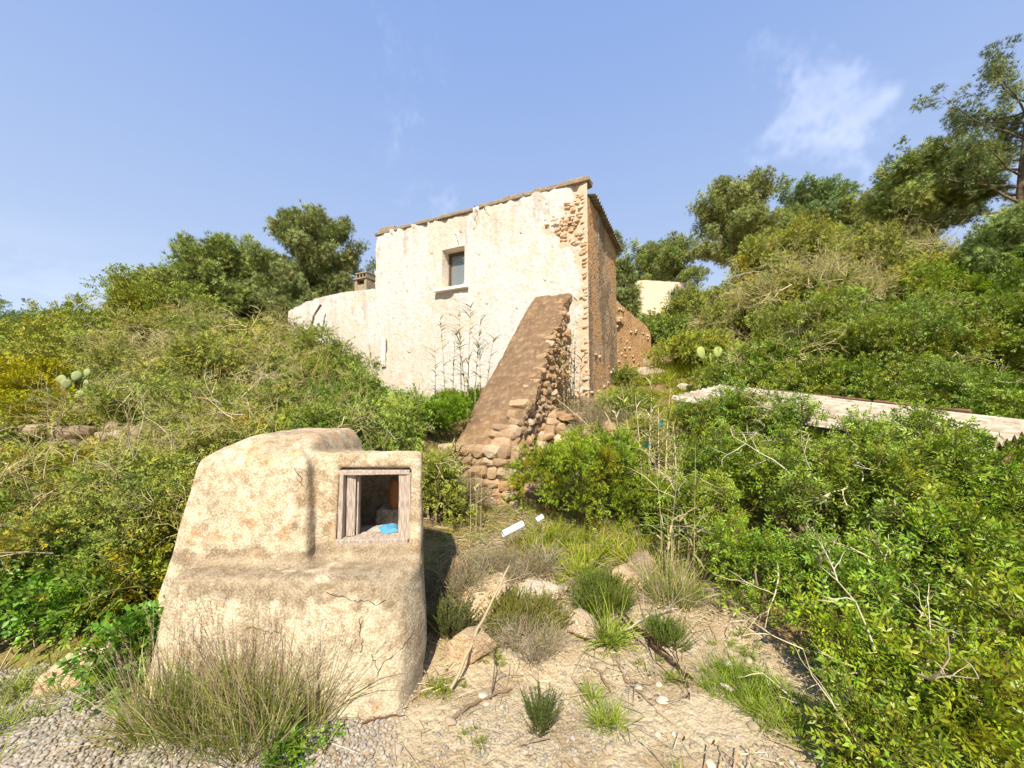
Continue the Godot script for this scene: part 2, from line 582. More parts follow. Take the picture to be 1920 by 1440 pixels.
# ---------------------------------------------------------------- well house
func well_sdf(p: Vector3) -> float:
	var wob := n1.get_noise_3dv(p * 1.6) * 0.016 + n1.get_noise_3dv(p * 6.0 + Vector3(9, 0, 0)) * 0.006
	# tall block: leans in towards its top
	var y := p.y
	var q := Vector3(p.x + (1.38 - y) * (0.20 if p.x < -1.6 else -0.06), y, p.z - (1.38 - y) * 0.085)
	var d := rbox(q, Vector3(-1.88, -0.4, -3.25), Vector3(-1.245, 1.40, -2.355), 0.035)
	d = smax(d, (q.y - 1.405) * 0.75 + (q.z + 2.62) * 0.66 * 0.55, 0.05)
	d = smax(d, (q.y - 1.33) * 0.72 - (q.x + 1.84) * 0.69, 0.05)
	d = smax(d, (q.y - 1.345) * 0.55 + (q.x + 1.42) * 0.83 - 0.10, 0.04)
	# box with the opening
	var e := rbox(Vector3(p.x + (maxf(0.0, -2.45 - p.z) * 0.25 if p.x > -1.0 else 0.0), y + maxf(0.0, -2.45 - p.z) * 0.12, p.z - (1.31 - y) * 0.06), Vector3(-1.6, 0.3, -3.2), Vector3(-0.565, 1.300, -2.435), 0.022)
	d = smin(d, e, 0.03)
	# bench and flaring foot
	var s := 0.66 - y
	var k := Vector3(p.x + s * (0.16 if p.x < -1.2 else -0.02 - 0.085 * sin(clampf(s * 5.0, 0.0, 3.0)) ) + (maxf(0.0, -2.35 - p.z) * 0.27 if p.x > -1.2 else 0.0), y + (p.x + 1.2) * 0.02, p.z - s * 0.10)
	var f := rbox(k, Vector3(-1.83, -0.5, -3.2), Vector3(-0.545, 0.665, -2.10), 0.035)
	f = smax(f, (k.x + k.z) * 0.707 + 1.965, 0.16)
	d = smin(d, f, 0.05)
	d += wob
	# opening, its rebate and the dark chamber behind
	var cut := rbox(p, Vector3(-1.085, 0.745, -2.50), Vector3(-0.635, 1.20, -2.2), 0.01)
	cut = minf(cut, rbox(p, Vector3(-1.04, 0.77, -2.75), Vector3(-0.67, 1.165, -2.4), 0.01))
	cut = minf(cut, rbox(Vector3(p.x + (maxf(0.0, -2.45 - p.z) * 0.25 if p.x > -1.0 else 0.0), y, p.z), Vector3(-1.4, 0.68, -3.10), Vector3(-0.66, 1.22, -2.56), 0.05))
	d = smax(d, -cut, 0.012)
	var hole := Vector2(p.y - 0.36, p.z + 2.42).length() - 0.05
	d = smax(d, -maxf(hole, absf(p.x + 0.5) - 0.16), 0.02)
	return d

func onto_well(x: float, y: float) -> Vector3:
	var p := Vector3(x, y, -1.8)
	for k in 60:
		var d := well_sdf(p)
		if d < 0.001: break
		p.z -= maxf(d * 0.6, 0.001)
	return p

func make_well() -> void:
	var t := thing("well_house", "small weathered plaster well house with a square opening and a bench", "well", Vector3(0, 0, 0))
	var b := surface_net(well_sdf, Vector3(-2.42, -0.12, -3.34), Vector3(-0.38, 1.46, -1.86), 0.0145)
	for k in b.v.size():
		var p := b.v[k]
		var a := n1.get_noise_3dv(p * 3.2)
		var g := n1.get_noise_3dv(p * 11.0 + Vector3(3, 3, 3))
		var up := b.n[k].y
		var c := Color(0.75, 0.70, 0.615)
		if p.x < -1.2 and p.y > 0.72 - 0.05 * a:
			c = c.lerp(Color(0.56, 0.50, 0.42), smoothstep(-0.12, 0.08, a * 0.6 + g * 0.5 - 0.25 * smoothstep(0.45, 0.1, Vector2(p.x + 1.55, (p.y - 1.02) * 0.8).length())))
		# weathered crust with ragged edges: on the bench, along the caps, on the lower tall block
		var crust := smoothstep(-0.03, 0.10, a * 0.8 + g * 0.7 + 0.62 * smoothstep(0.78, 0.70, p.y) * smoothstep(0.46, 0.62, p.y) - 0.20)
		c = c.lerp(Color(0.40, 0.345, 0.28), crust * 0.85)
		var cap := smoothstep(0.0, 0.12, a * 0.6 + g * 0.5 + (0.16 if p.y > 1.27 else -0.16))
		c = c.lerp(Color(0.62, 0.52, 0.41), cap * 0.75)
		var smear := smoothstep(0.08, 0.16, n1.get_noise_3d(p.x * 2.4, p.y * 3.4, p.z * 2.0 + 31.0) + g * 0.3)
		c = c.lerp(Color(0.58, 0.51, 0.43), smear * 0.6)
		# dark runs and scuffs on the lower face
		var run := n1.get_noise_2d(p.x * 6.0, p.y * 0.9 + 80.0) + 0.5 * n1.get_noise_2d(p.x * 22.0, p.y * 9.0)
		if p.y < 0.66:
			c = c.lerp(Color(0.50, 0.45, 0.37), smoothstep(0.10, 0.28, run) * 0.55)
		# rusty lichen on the upper left of the tall block
		var li := smoothstep(0.10, 0.22, g * 0.9 + n1.get_noise_3dv(p * 5.0 + Vector3(50, 0, 0)) * 0.6 + (-0.04 if p.y > 0.8 and p.x < -1.3 else -0.45))
		c = c.lerp(Color(0.88, 0.60, 0.42), li * 0.5)
		b.c[k] = c
	obj("body", b.mesh(mats.old_plaster), t)
	for line in [[Vector2(-0.98, 0.60), Vector2(-0.90, 0.585), Vector2(-0.83, 0.555), Vector2(-0.77, 0.56), Vector2(-0.72, 0.53), Vector2(-0.66, 0.55)], [Vector2(-1.40, 0.43), Vector2(-1.32, 0.425), Vector2(-1.26, 0.405), Vector2(-1.20, 0.41)], [Vector2(-0.80, 0.47), Vector2(-0.795, 0.40), Vector2(-0.78, 0.35), Vector2(-0.79, 0.30)], [Vector2(-0.55, 0.33), Vector2(-0.60, 0.28), Vector2(-0.68, 0.25), Vector2(-0.70, 0.19), Vector2(-0.76, 0.14), Vector2(-0.86, 0.10)], [Vector2(-0.74, 0.29), Vector2(-0.71, 0.25), Vector2(-0.70, 0.20)], [Vector2(-1.31, 1.21), Vector2(-1.27, 1.15), Vector2(-1.25, 1.08)]]:
		var pts := PackedVector3Array()
		var rad := PackedFloat32Array()
		for i in line.size() - 1:
			for s in 4:
				var q: Vector2 = line[i].lerp(line[i + 1], s / 4.0) + Vector2(rf(-0.006, 0.006), rf(-0.006, 0.006))
				pts.append(onto_well(q.x, q.y))
				rad.append(rf(0.0008, 0.0030))
		var cb := MB.new()
		cb.tube(pts, rad, 4, Color(0.09, 0.07, 0.05))
		obj("crack", cb.mesh(mats.twig), t)
	# old timber lining of the opening
	var fr := Node3D.new()
	fr.name = "window_frame"
	t.add_child(fr, true)
	var wood := func(size, at, turn, called):
		var w := noisy_box(size, 0.03, 0.004, 0.004, int(at.x * 100))
		var o := obj(called, w.mesh(mats.old_wood), fr)
		o.position = at
		o.rotation = turn
	wood.call(Vector3(0.44, 0.028, 0.06), Vector3(-0.86, 1.172, -2.455), Vector3(0, 0, 0.01), "lintel_board")
	wood.call(Vector3(0.028, 0.40, 0.07), Vector3(-1.063, 0.965, -2.45), Vector3(0, 0, -0.012), "jamb_board")
	wood.call(Vector3(0.052, 0.385, 0.05), Vector3(-1.018, 0.965, -2.475), Vector3(0, 0.25, 0.0), "jamb_board")
	wood.call(Vector3(0.014, 0.37, 0.05), Vector3(-0.984, 0.955, -2.50), Vector3(0, 0.1, 0.0), "jamb_board")
	wood.call(Vector3(0.055, 0.40, 0.06), Vector3(-0.682, 0.96, -2.468), Vector3(0, 0, 0.012), "jamb_board")
	wood.call(Vector3(0.03, 0.41, 0.045), Vector3(-0.648, 0.965, -2.452), Vector3(0, 0, 0.0), "jamb_board")
	wood.call(Vector3(0.45, 0.04, 0.09), Vector3(-0.865, 0.752, -2.452), Vector3(0.1, 0, 0.015), "sill_board")
	# what lies inside
	var pot := MB.new()
	var prof := [[0.0, 0.0], [0.055, 0.0], [0.066, 0.05], [0.070, 0.10], [0.062, 0.16], [0.05, 0.185], [0.056, 0.20], [0.048, 0.20], [0.0, 0.16]]
	for i in prof.size():
		for j in 21:
			var a := TAU * j / 20.0
			pot.vert(Vector3(prof[i][0] * cos(a), prof[i][1], prof[i][0] * sin(a)), Vector3(cos(a), 0.01, sin(a)), Color(0.55, 0.24, 0.09))
	for i in prof.size() - 1:
		for j in 20:
			pot.quad(i * 21 + j, i * 21 + j + 1, (i + 1) * 21 + j + 1, (i + 1) * 21 + j)
	pot.smooth()
	var st := noisy_box(Vector3(0.22, 0.17, 0.2), 0.04, 0.03, 0.02, 4)
	var so := obj("stone_block", st.mesh(mats.rock))
	tag(so, "dim stone block inside the well opening carrying the clay pot", "stone")
	so.position = Vector3(-0.92, 0.74, -2.99)
	var po := obj("clay_pot", pot.mesh(mats.plain))
	tag(po, "orange brown clay pot in the dark of the well opening", "pot")
	po.position = Vector3(-0.875, 0.815, -2.98)
	var drape := func(called, label, size: Vector2, at: Vector3, turn: float, col: Color, amp: float, sd: float):
		var m := MB.new()
		for j in 31:
			for i in 31:
				var x := (i / 30.0 - 0.5) * size.x
				var z := (j / 30.0 - 0.5) * size.y
				var h := absf(n2.get_noise_2d(x * 7.0 + sd, z * 5.0)) * amp + n2.get_noise_2d(x * 22.0, z * 16.0 + sd) * amp * 0.25
				h *= smoothstep(0.5, 0.3, maxf(absf(x) / size.x, absf(z) / size.y)) * 0.8 + 0.2
				m.vert(Vector3(x + h * 0.3, h, z), Vector3.UP, col)
		for j in 30:
			for i in 30:
				m.quad(j * 31 + i, j * 31 + i + 1, (j + 1) * 31 + i + 1, (j + 1) * 31 + i)
		m.smooth()
		var o := obj(called, m.mesh(mats.plain))
		tag(o, label, "cloth")
		o.position = at
		o.rotation.y = turn
	drape.call("grey_sack", "crumpled pale grey sack lying on the sill inside the well opening", Vector2(0.30, 0.22), Vector3(-0.89, 0.755, -2.62), 0.1, Color(0.45, 0.43, 0.36), 0.022, 3.0)
	drape.call("blue_cloth", "crumpled sky blue plastic cloth on the sill inside the well opening", Vector2(0.17, 0.16), Vector3(-0.79, 0.770, -2.60), 0.5, Color(0.11, 0.34, 0.55), 0.035, 9.0)

# ---------------------------------------------------------------- farmhouse
var house: Node3D
const TOP := 6.27

func rubble(p: Vector3) -> float:
	return clampf(nc.get_noise_3dv(p) + 0.75, 0.0, 1.0)

func front_disp(p: Vector3) -> float:         # p in the house's own axes: x to the left along the front, z into the house
	var e := smoothstep(0.0, 0.25, p.x) * smoothstep(9.5, 9.3, p.x) * smoothstep(0.05, 0.16, maxf(maxf(3.02 - p.x, p.x - 3.68), maxf(4.43 - p.y, p.y - 5.44)))
	var h := rubble(p * Vector3(1.0, 1.5, 1.0)) * 0.11 + n1.get_noise_3dv(p * 1.2) * 0.06 + n1.get_noise_3dv(p * 7.0) * 0.045
	h -= bare(p) * 0.05
	return h * e

func bare(p: Vector3) -> float:               # where the limewash has come off
	var m := smoothstep(1.05, 0.35, p.x + n1.get_noise_2d(p.x * 3.0, p.y * 4.0) * 0.6) * smoothstep(4.75, 5.1, p.y) * smoothstep(6.0, 5.7, p.y + (p.x - 0.5) * 0.3)
	m = maxf(m, smoothstep(0.30, 0.14, p.x + n1.get_noise_2d(p.x * 6.0 + 7.0, p.y * 5.0) * 0.24))
	return smoothstep(0.35, 0.55, m)

func front_tint(p: Vector3) -> Color:
	var c := Color(0.67, 0.67, 0.67)
	var run := n1.get_noise_2d(p.x * 5.0, p.y * 0.7 + 60.0) + n1.get_noise_2d(p.x * 16.0, p.y * 5.0) * 0.5
	var roof_y := TOP if p.x < 5.9 else 4.76
	c = c.lerp(Color(0.46, 0.41, 0.36), smoothstep(0.14, 0.34, run) * (0.6 if roof_y - p.y < 0.35 + 1.4 * absf(n1.get_noise_1d(p.x * 4.0)) else 0.12))
	var o := smoothstep(0.12, 0.24, n1.get_noise_2d(p.x * 0.7 + 3.0, p.y * 0.7) + n1.get_noise_2d(p.x * 6.0, p.y * 6.0) * 0.5)
	c = c.lerp(Color(0.66, 0.555, 0.43), o * 0.5)
	return c.lerp(Color(0.68, 0.53, 0.41), bare(p))

func side_disp(p: Vector3) -> float:
	var e := smoothstep(0.0, 0.1, p.z) * smoothstep(3.05, 2.95, p.z)
	return (rubble(p * Vector3(1, 1.3, 1)) * 0.05 + n1.get_noise_3dv(p * 1.2) * 0.06 + n1.get_noise_3dv(p * 8.0) * 0.02) * e

func side_tint(p: Vector3) -> Color:
	var st := n1.get_noise_3d(p.x, p.y * 0.5, p.z * 1.6) + n1.get_noise_3d(p.x * 4.0, p.y * 4.5, p.z * 6.0) * 0.5
	var c := Color(0.86, 0.84, 0.82)
	c = c.lerp(Color(0.52, 0.52, 0.52), smoothstep(0.0, 0.18, st + 0.10 * (1.5 - p.z) / 1.5))
	return c.lerp(Color(1.0, 0.82, 0.62), smoothstep(0.15, 0.3, -st))

func wing_disp(p: Vector3) -> float:
	return (rubble(p * 1.1) * 0.08 + n1.get_noise_3dv(p * 6.0) * 0.05)

func stone_meshes(m: Material, key: String, res := 3) -> Array:
	if not protos.has(key):
		var a := []
		for k in 8:
			var q := rock_shape(100 + k, res, 1.0, 9, 0.36, 0.62)
			if res <= 4: q.flat()
			a.append(q.mesh(m))
		protos[key] = a
	return protos[key]

func tinted(m_name: String, col: Color) -> StandardMaterial3D:
	var key := "%s_%s" % [m_name, col.to_html(false)]
	if not mats.has(key):
		var m: StandardMaterial3D = mats[m_name].duplicate()
		m.albedo_color = col
		m.resource_name = m_name
		mats[key] = m
	return mats[key]

var stone_tones := []

func stone(parent: Node3D, at: Vector3, size: Vector3, turn: Vector3, res := 3) -> void:
	var tone: Color = stone_tones[rng.randi() % stone_tones.size()]
	var key := "stone%d%s" % [res, tone.to_html(false)]
	var set_: Array = stone_meshes(tinted("rock", tone), key, res)
	var o := obj("stone", set_[rng.randi() % set_.size()], parent)
	o.transform = Transform3D(Basis.from_euler(turn) * Basis.from_scale(size * 1.2), at)

func make_house() -> void:
	house = thing("farmhouse", "whitewashed rubble stone farmhouse with a flat parapet and one small upper window", "house")
	house.transform = Transform3D(Basis(Vector3(-0.9, 0, -0.436), Vector3.UP, Vector3(0.436, 0, -0.9)), Vector3(1.57, 0, -7.8))
	var n := Vector3(0, 0, -1)
	var w := MB.new()
	var B := 0.6
	var X0 := 3.02
	var X1 := 3.68
	var Y0 := 4.43
	var Y1 := 5.44
	var st := 0.04
	for q in [[0.0, B, X0, TOP], [X1, B, 5.9, TOP], [X0, B, X1, Y0], [X0, Y1, X1, TOP]]:
		patch(w, Vector3(q[0], q[1], 0), Vector3(q[2] - q[0], 0, 0), Vector3(0, q[3] - q[1], 0), st, n, front_disp, front_tint)
	# reveals of the window
	var flat := func(_p): return 0.0
	var white := func(_p): return Color(0.95, 0.90, 0.80)
	patch(w, Vector3(X0, Y0, 0), Vector3(0, 0, 0.34), Vector3(0, Y1 - Y0, 0), 0.1, Vector3.RIGHT, flat, white)
	patch(w, Vector3(X1, Y0, 0), Vector3(0, 0, 0.34), Vector3(0, Y1 - Y0, 0), 0.1, Vector3.LEFT, flat, white)
	patch(w, Vector3(X0, Y0, 0), Vector3(X1 - X0, 0, 0), Vector3(0, 0, 0.34), 0.1, Vector3.UP, flat, white)
	patch(w, Vector3(X0, Y1, 0), Vector3(X1 - X0, 0, 0), Vector3(0, 0, 0.34), 0.1, Vector3.DOWN, flat, white)
	obj("front_wall", w.mesh(mats.limewash), house)
	# closed shell behind the faces
	var sh := MB.new()
	for q in [[Vector3(0.05, B, 0.34), Vector3(X0, TOP - 0.2, 0.36)], [Vector3(X1, B, 0.34), Vector3(5.85, TOP - 0.2, 0.36)], [Vector3(X0, B, 0.34), Vector3(X1, Y0, 0.36)], [Vector3(X0, Y1, 0.34), Vector3(X1, TOP - 0.2, 0.36)]]:
		sh.add(noisy_box(q[1] - q[0], 1.0, 0.004, 0.0, 0, Color(0.85, 0.85, 0.85), (q[0] + q[1]) * 0.5), Transform3D())
	sh.add(noisy_box(Vector3(5.8, 5.6, 0.3), 1.0, 0.01, 0.0, 0, Color(0.85, 0.85, 0.85), Vector3(2.95, 3.2, 2.9)), Transform3D())
	sh.add(noisy_box(Vector3(0.3, 5.6, 2.5), 1.0, 0.01, 0.0, 0, Color(0.85, 0.85, 0.85), Vector3(0.2, 3.2, 1.55)), Transform3D())
	obj("inner_wall", sh.mesh(mats.limewash), house)
	var lw := MB.new()
	patch(lw, Vector3(5.9, B, 0), Vector3(0, 0, 3.05), Vector3(0, TOP - B, 0), 0.06, Vector3.RIGHT, func(p): return (rubble(p) * 0.05) * smoothstep(0.0, 0.15, p.z), front_tint)
	obj("west_wall", lw.mesh(mats.limewash), house)
	var sw := MB.new()
	patch(sw, Vector3(0, B, 0), Vector3(0, 0, 3.05), Vector3(0, 5.95 - B, 0), 0.04, Vector3.LEFT, side_disp, side_tint)
	patch(sw, Vector3(0, B, 3.05), Vector3(0.5, 0, 0), Vector3(0, 5.95 - B, 0), 0.1, Vector3(0, 0, 1), flat, side_tint)
	obj("side_wall", sw.mesh(mats.ochre_render), house)
	# flat roof with the upper window room below it
	obj("roof", noisy_box(Vector3(5.8, 0.16, 3.0), 0.3, 0.02, 0.01, 2, Color(0.8, 0.75, 0.68), Vector3(2.95, 5.93, 1.55)).mesh(mats.cement), house)
	obj("upper_floor", noisy_box(Vector3(5.5, 0.12, 2.4), 0.6, 0.02, 0.0, 2, Color(0.8, 0.75, 0.68), Vector3(2.95, 3.7, 1.55)).mesh(mats.cement), house)
	# cornice in three lengths, cracked between
	var cor := [[-0.05, 1.45, 0.115, 0.0], [1.46, 2.62, 0.110, -0.004], [2.80, 4.1, 0.090, -0.02], [4.11, 5.95, 0.095, -0.02]]
	for k in 4:
		var c: Array = cor[k]
		var m := noisy_box(Vector3(c[1] - c[0], c[2], 0.34), 0.05, 0.022, 0.026, 20 + k, Color(0.66, 0.64, 0.60), Vector3((c[0] + c[1]) * 0.5, TOP - 0.02 + c[3] + c[2] * 0.5, 0.125))
		obj("cornice", m.mesh(mats.concrete), house)
	obj("cornice", noisy_box(Vector3(0.55, 0.13, 0.3), 0.05, 0.03, 0.02, 31, Color(0.70, 0.68, 0.64), Vector3(5.6, TOP + 0.13, 0.2)).mesh(mats.concrete), house)
	obj("cornice_gap_fill", noisy_box(Vector3(0.20, 0.10, 0.26), 0.04, 0.02, 0.02, 33, Color(1, 1, 1), Vector3(2.71, TOP + 0.01, 0.14)).mesh(mats.limewash), house)
	# cracks running down from the cornice
	for line in [[Vector2(2.70, 6.32), Vector2(2.66, 6.15), Vector2(2.74, 6.02), Vector2(2.68, 5.88), Vector2(2.80, 5.76)], [Vector2(2.45, 6.26), Vector2(2.40, 6.10), Vector2(2.30, 5.98)], [Vector2(3.2, 5.45), Vector2(3.22, 5.62), Vector2(3.3, 5.8)]]:
		var pts := PackedVector3Array()
		var rad := PackedFloat32Array()
		for i in line.size() - 1:
			for s in 5:
				var q: Vector2 = line[i].lerp(line[i + 1], s / 5.0) + Vector2(rf(-0.02, 0.02), 0)
				var p := Vector3(q.x, q.y, 0)
				pts.append(p + n * (front_disp(p) + (0.06 if q.y > TOP - 0.03 else 0.0)))
				rad.append(rf(0.004, 0.011))
		var cb := MB.new()
		cb.tube(pts, rad, 4, Color(0.10, 0.08, 0.06))
		obj("crack", cb.mesh(mats.twig), house)
	# window: sill, frame, sash, panes, curtain
	var win := Node3D.new()
	win.name = "window"
	house.add_child(win, true)
	obj("sill", noisy_box(Vector3(0.98, 0.07, 0.22), 0.05, 0.012, 0.008, 3, Color(1, 0.97, 0.9), Vector3(3.36, 4.405, -0.02)).mesh(mats.limewash), win)
	for f in [[Vector3(0.045, 0.96, 0.06), Vector3(3.06, 4.93, 0.30)], [Vector3(0.045, 0.96, 0.06), Vector3(3.645, 4.93, 0.30)], [Vector3(0.55, 0.05, 0.06), Vector3(3.35, 5.40, 0.30)], [Vector3(0.55, 0.05, 0.06), Vector3(3.35, 4.475, 0.30)]]:
		var fo := obj("frame", noisy_box(f[0], 0.1, 0.006, 0.002, 5, Color(0.28, 0.24, 0.20)).mesh(mats.old_wood), win)
		fo.position = f[1]
	for px in [3.35]:
		var pn := BoxMesh.new()
		pn.size = Vector3(0.54, 0.86, 0.004)
		pn.material = mats.glass
		obj("pane", pn, win).position = Vector3(px, 4.93, 0.315)
	var cm := MB.new()
	for j in 13:
		for i in 21:
			var fx := i / 20.0
			var fy := j / 12.0
			var x := 3.08 + fx * (0.28 - 0.10 * sin(fy * PI))
			cm.vert(Vector3(x, 4.55 + fy * 0.8, 0.40 + sin(fx * 26.0 + fy) * 0.012), Vector3(0, 0, -1), Color(0.55, 0.54, 0.51))
	for j in 12:
		for i in 20:
			cm.quad(j * 21 + i, j * 21 + i + 1, (j + 1) * 21 + i + 1, (j + 1) * 21 + i)
	cm.smooth()
	obj("curtain", cm.mesh(mats.plain), win)
	# corrugated sheets along the side eave
	for k in 3:
		var sm := corrugated(1.15, 1.12, 0.15, 0.032, Color(0.27, 0.24, 0.21))
		var so := obj("roof_sheet", sm.mesh(mats.plain), house)
		so.transform = Transform3D(Basis(Vector3(0, 0, -1), Vector3(-0.17, 0.985, 0), Vector3(0.985, 0.17, 0)), Vector3(0.40, 6.08 - k * 0.02, 0.62 + k * 1.06))
	# low west wing with a rounded parapet
	var wg := MB.new()
	var at := 0
	var cols := 91
	var rows := 95
	for j in rows + 1:
		for i in cols + 1:
			var x := 5.9 + 3.75 * i / cols
			var top := wing_top(x)
			var p := Vector3(x, B + (top - B) * j / rows, 0)
			var h := (rubble(p * Vector3(1.0, 1.5, 1.0)) * 0.085 + n1.get_noise_3dv(p * 1.2) * 0.06 + n1.get_noise_3dv(p * 7.0) * 0.02) * smoothstep(0.0, 0.15, x - 5.9) * smoothstep(9.65, 9.5, x)
			wg.vert(p + n * h + Vector3(0, 0, 0.04), n, front_tint(p))
	for j in rows:
		for i in cols:
			wg.quad(j * (cols + 1) + i, j * (cols + 1) + i + 1, (j + 1) * (cols + 1) + i + 1, (j + 1) * (cols + 1) + i)
	at = wg.v.size()
	for i in cols + 1:
		var x := 5.9 + 3.75 * i / cols
		wg.vert(Vector3(x, wing_top(x), 0.04), Vector3.UP, Color(0.9, 0.85, 0.75))
		wg.vert(Vector3(x, wing_top(x) - 0.02, 0.40), Vector3.UP, Color(0.9, 0.85, 0.75))
	for i in cols:
		wg.quad(at + i * 2, at + i * 2 + 1, at + i * 2 + 3, at + i * 2 + 2)
	patch(wg, Vector3(9.65, B, 0.04), Vector3(0, 0, 2.6), Vector3(0, wing_top(9.65) - B, 0), 0.1, Vector3.RIGHT, func(p): return rubble(p) * 0.04 * smoothstep(0.04, 0.2, p.z), front_tint)
	patch(wg, Vector3(5.9, B, 2.6), Vector3(3.75, 0, 0), Vector3(0, 3.9, 0), 0.4, Vector3(0, 0, 1), flat, white)
	patch(wg, Vector3(5.9, 4.45, 0.3), Vector3(3.75, 0, 0), Vector3(0, 0, 2.3), 0.4, Vector3.UP, flat, white)
	obj("wing_wall", wg.mesh(mats.limewash), house)
	# boarded shutter low on the wall
	obj("shutter_board", noisy_box(Vector3(0.14, 0.78, 0.05), 0.04, 0.008, 0.006, 12, Color(0.85, 0.82, 0.78), Vector3(5.5, 2.98, -0.075)).mesh(mats.limewash), house)
	# chimney of hollow blocks on the wing
	var ch := Node3D.new()
	ch.name = "chimney"
	house.add_child(ch, true)
	ch.position = Vector3(7.05, 4.78, 0.75)
	var cc := Color(0.72, 0.71, 0.69)
	obj("base", noisy_box(Vector3(0.5, 0.5, 0.5), 0.06, 0.02, 0.015, 41, cc, Vector3(0, -0.08, 0)).mesh(mats.concrete), ch)
	for s in [[0.2, 0.0], [-0.2, 0.0]]:
		obj("block", noisy_box(Vector3(0.1, 0.4, 0.46), 0.06, 0.01, 0.006, 42, cc, Vector3(s[0], 0.36, 0)).mesh(mats.concrete), ch)
	obj("block", noisy_box(Vector3(0.3, 0.4, 0.08), 0.06, 0.01, 0.006, 43, cc, Vector3(0, 0.36, 0.19)).mesh(mats.concrete), ch)
	obj("block", noisy_box(Vector3(0.3, 0.24, 0.08), 0.06, 0.01, 0.006, 43, cc, Vector3(0, 0.28, -0.19)).mesh(mats.concrete), ch)
	obj("slab", noisy_box(Vector3(0.54, 0.045, 0.54), 0.06, 0.01, 0.005, 44, cc, Vector3(0, 0.585, 0)).mesh(mats.concrete), ch)
	for k in 4:                                # webs of the hollow block on top
		obj("block_web", noisy_box(Vector3(0.035, 0.13, 0.42), 0.06, 0.006, 0.003, 45, cc, Vector3(-0.2 + k * 0.133, 0.672, 0)).mesh(mats.concrete), ch)
	obj("slab", noisy_box(Vector3(0.46, 0.04, 0.46), 0.06, 0.01, 0.004, 46, cc, Vector3(0, 0.758, 0)).mesh(mats.concrete), ch)
	# rear wing seen past the side wall
	var rw := MB.new()
	var a0 := Vector3(0.06, 0, 3.05)
	var a1 := Vector3(-0.6, 0, 5.86)
	var rn := Vector3(-0.973, 0, -0.228)
	for j in 56:
		for i in 61:
			var f := i / 60.0
			var top := 4.55 - 0.45 * f + 0.05 * n1.get_noise_1d(f * 9.0) - 0.12 * smoothstep(0.85, 1.0, f)
			var p := a0.lerp(a1, f) + Vector3(0, 1.2 + (top - 1.2) * j / 55.0, 0)
			rw.vert(p + rn * wing_disp(p) * smoothstep(0.0, 0.05, f) * smoothstep(1.0, 0.95, f), rn, Color(0.98, 0.86, 0.70) if n1.get_noise_3dv(p * 3.0) > -0.1 else Color(0.85, 0.72, 0.56))
	var hole := [45, 53, 20, 33]
	for j in 55:
		for i in 60:
			if i >= hole[0] and i < hole[1] and j >= hole[2] and j < hole[3]:
				continue
			rw.quad(j * 61 + i, j * 61 + i + 1, (j + 1) * 61 + i + 1, (j + 1) * 61 + i)
	obj("rear_wing_wall", rw.mesh(mats.ochre_render), house)
	var rb := MB.new()
	rb.add(noisy_box(Vector3(2.6, 3.1, 0.3), 0.5, 0.03, 0.0, 3, Color(0.9, 0.85, 0.8), Vector3(0, 0, 0)), Transform3D(Basis(), Vector3(0.95, 2.5, 5.75)))
	rb.add(noisy_box(Vector3(0.3, 3.1, 2.6), 0.5, 0.03, 0.0, 3, Color(0.9, 0.85, 0.8), Vector3(0, 0, 0)), Transform3D(Basis(), Vector3(1.6, 2.5, 4.5)))
	rb.add(noisy_box(Vector3(2.4, 0.15, 2.9), 0.5, 0.03, 0.0, 3, Color(0.9, 0.85, 0.8), Vector3(0, 0, 0)), Transform3D(Basis(Vector3(0, 0, 1), 0.0), Vector3(1.1, 3.95, 4.5)))
	obj("rear_wing_back_wall", rb.mesh(mats.ochre_render), house)
	var dp := a0.lerp(a1, 0.76)
	obj("door_board", noisy_box(Vector3(0.05, 0.72, 0.30), 0.1, 0.01, 0.006, 61, Color(1.3, 1.25, 1.15), Vector3.ZERO).mesh(mats.old_wood), house).transform = Transform3D(Basis(Vector3.RIGHT, 0.12) * Basis(Vector3.UP, -0.6), dp + Vector3(-0.03, 2.72, 0))
	obj("vent_cap", noisy_box(Vector3(0.34, 0.06, 0.34), 0.1, 0.02, 0.004, 62, Color(0.75, 0.75, 0.72), Vector3(0.32, 4.92, 3.95)).mesh(mats.cement), house)
	obj("vent_pipe", noisy_box(Vector3(0.24, 0.7, 0.24), 0.1, 0.02, 0.004, 63, Color(0.75, 0.75, 0.72), Vector3(0.32, 4.55, 3.95)).mesh(mats.cement), house)
	# bared stones of the corner
	stone_tones = [Color(1.08, 1.04, 0.97), Color(1.06, 0.97, 0.86), Color(1.02, 0.92, 0.80), Color(1.1, 1.08, 1.04)]
	for r in 17:
		var y := 4.98 + r * 0.062
		var reach := 0.75 - 0.45 * absf(r - 9.0) / 9.0 + rf(-0.1, 0.12)
		var x := rf(0.0, 0.06)
		while x < reach:
			var ln := rf(0.10, 0.24)
			if rf(0, 1) < 0.7: stone(house, Vector3(x + ln * 0.5, y + rf(-0.02, 0.02), 0.072), Vector3(ln * rf(0.6, 1.0), rf(0.04, 0.09), 0.15), Vector3(0, rf(-0.15, 0.15), rf(-0.12, 0.12)))
			x += ln * 0.95
	for r in 44:
		var y := 1.75 + r * 0.075 + rf(-0.01, 0.01)
		if rf(0, 1) < 0.45: continue
		var ln := rf(0.08, 0.2)
		stone(house, Vector3(ln * 0.35 + 0.02, y, 0.05), Vector3(ln, rf(0.05, 0.11), 0.15), Vector3(0, rf(-0.2, 0.2), rf(-0.15, 0.15)))
	for k in 16:                                # stones showing through the side render
		var z := rf(0.1, 2.95)
		var y := rf(1.7, 2.7)
		stone(house, Vector3(0.0, y, z), Vector3(0.09, rf(0.05, 0.10), rf(0.10, 0.22)), Vector3(rf(-0.15, 0.15), 0, 0))
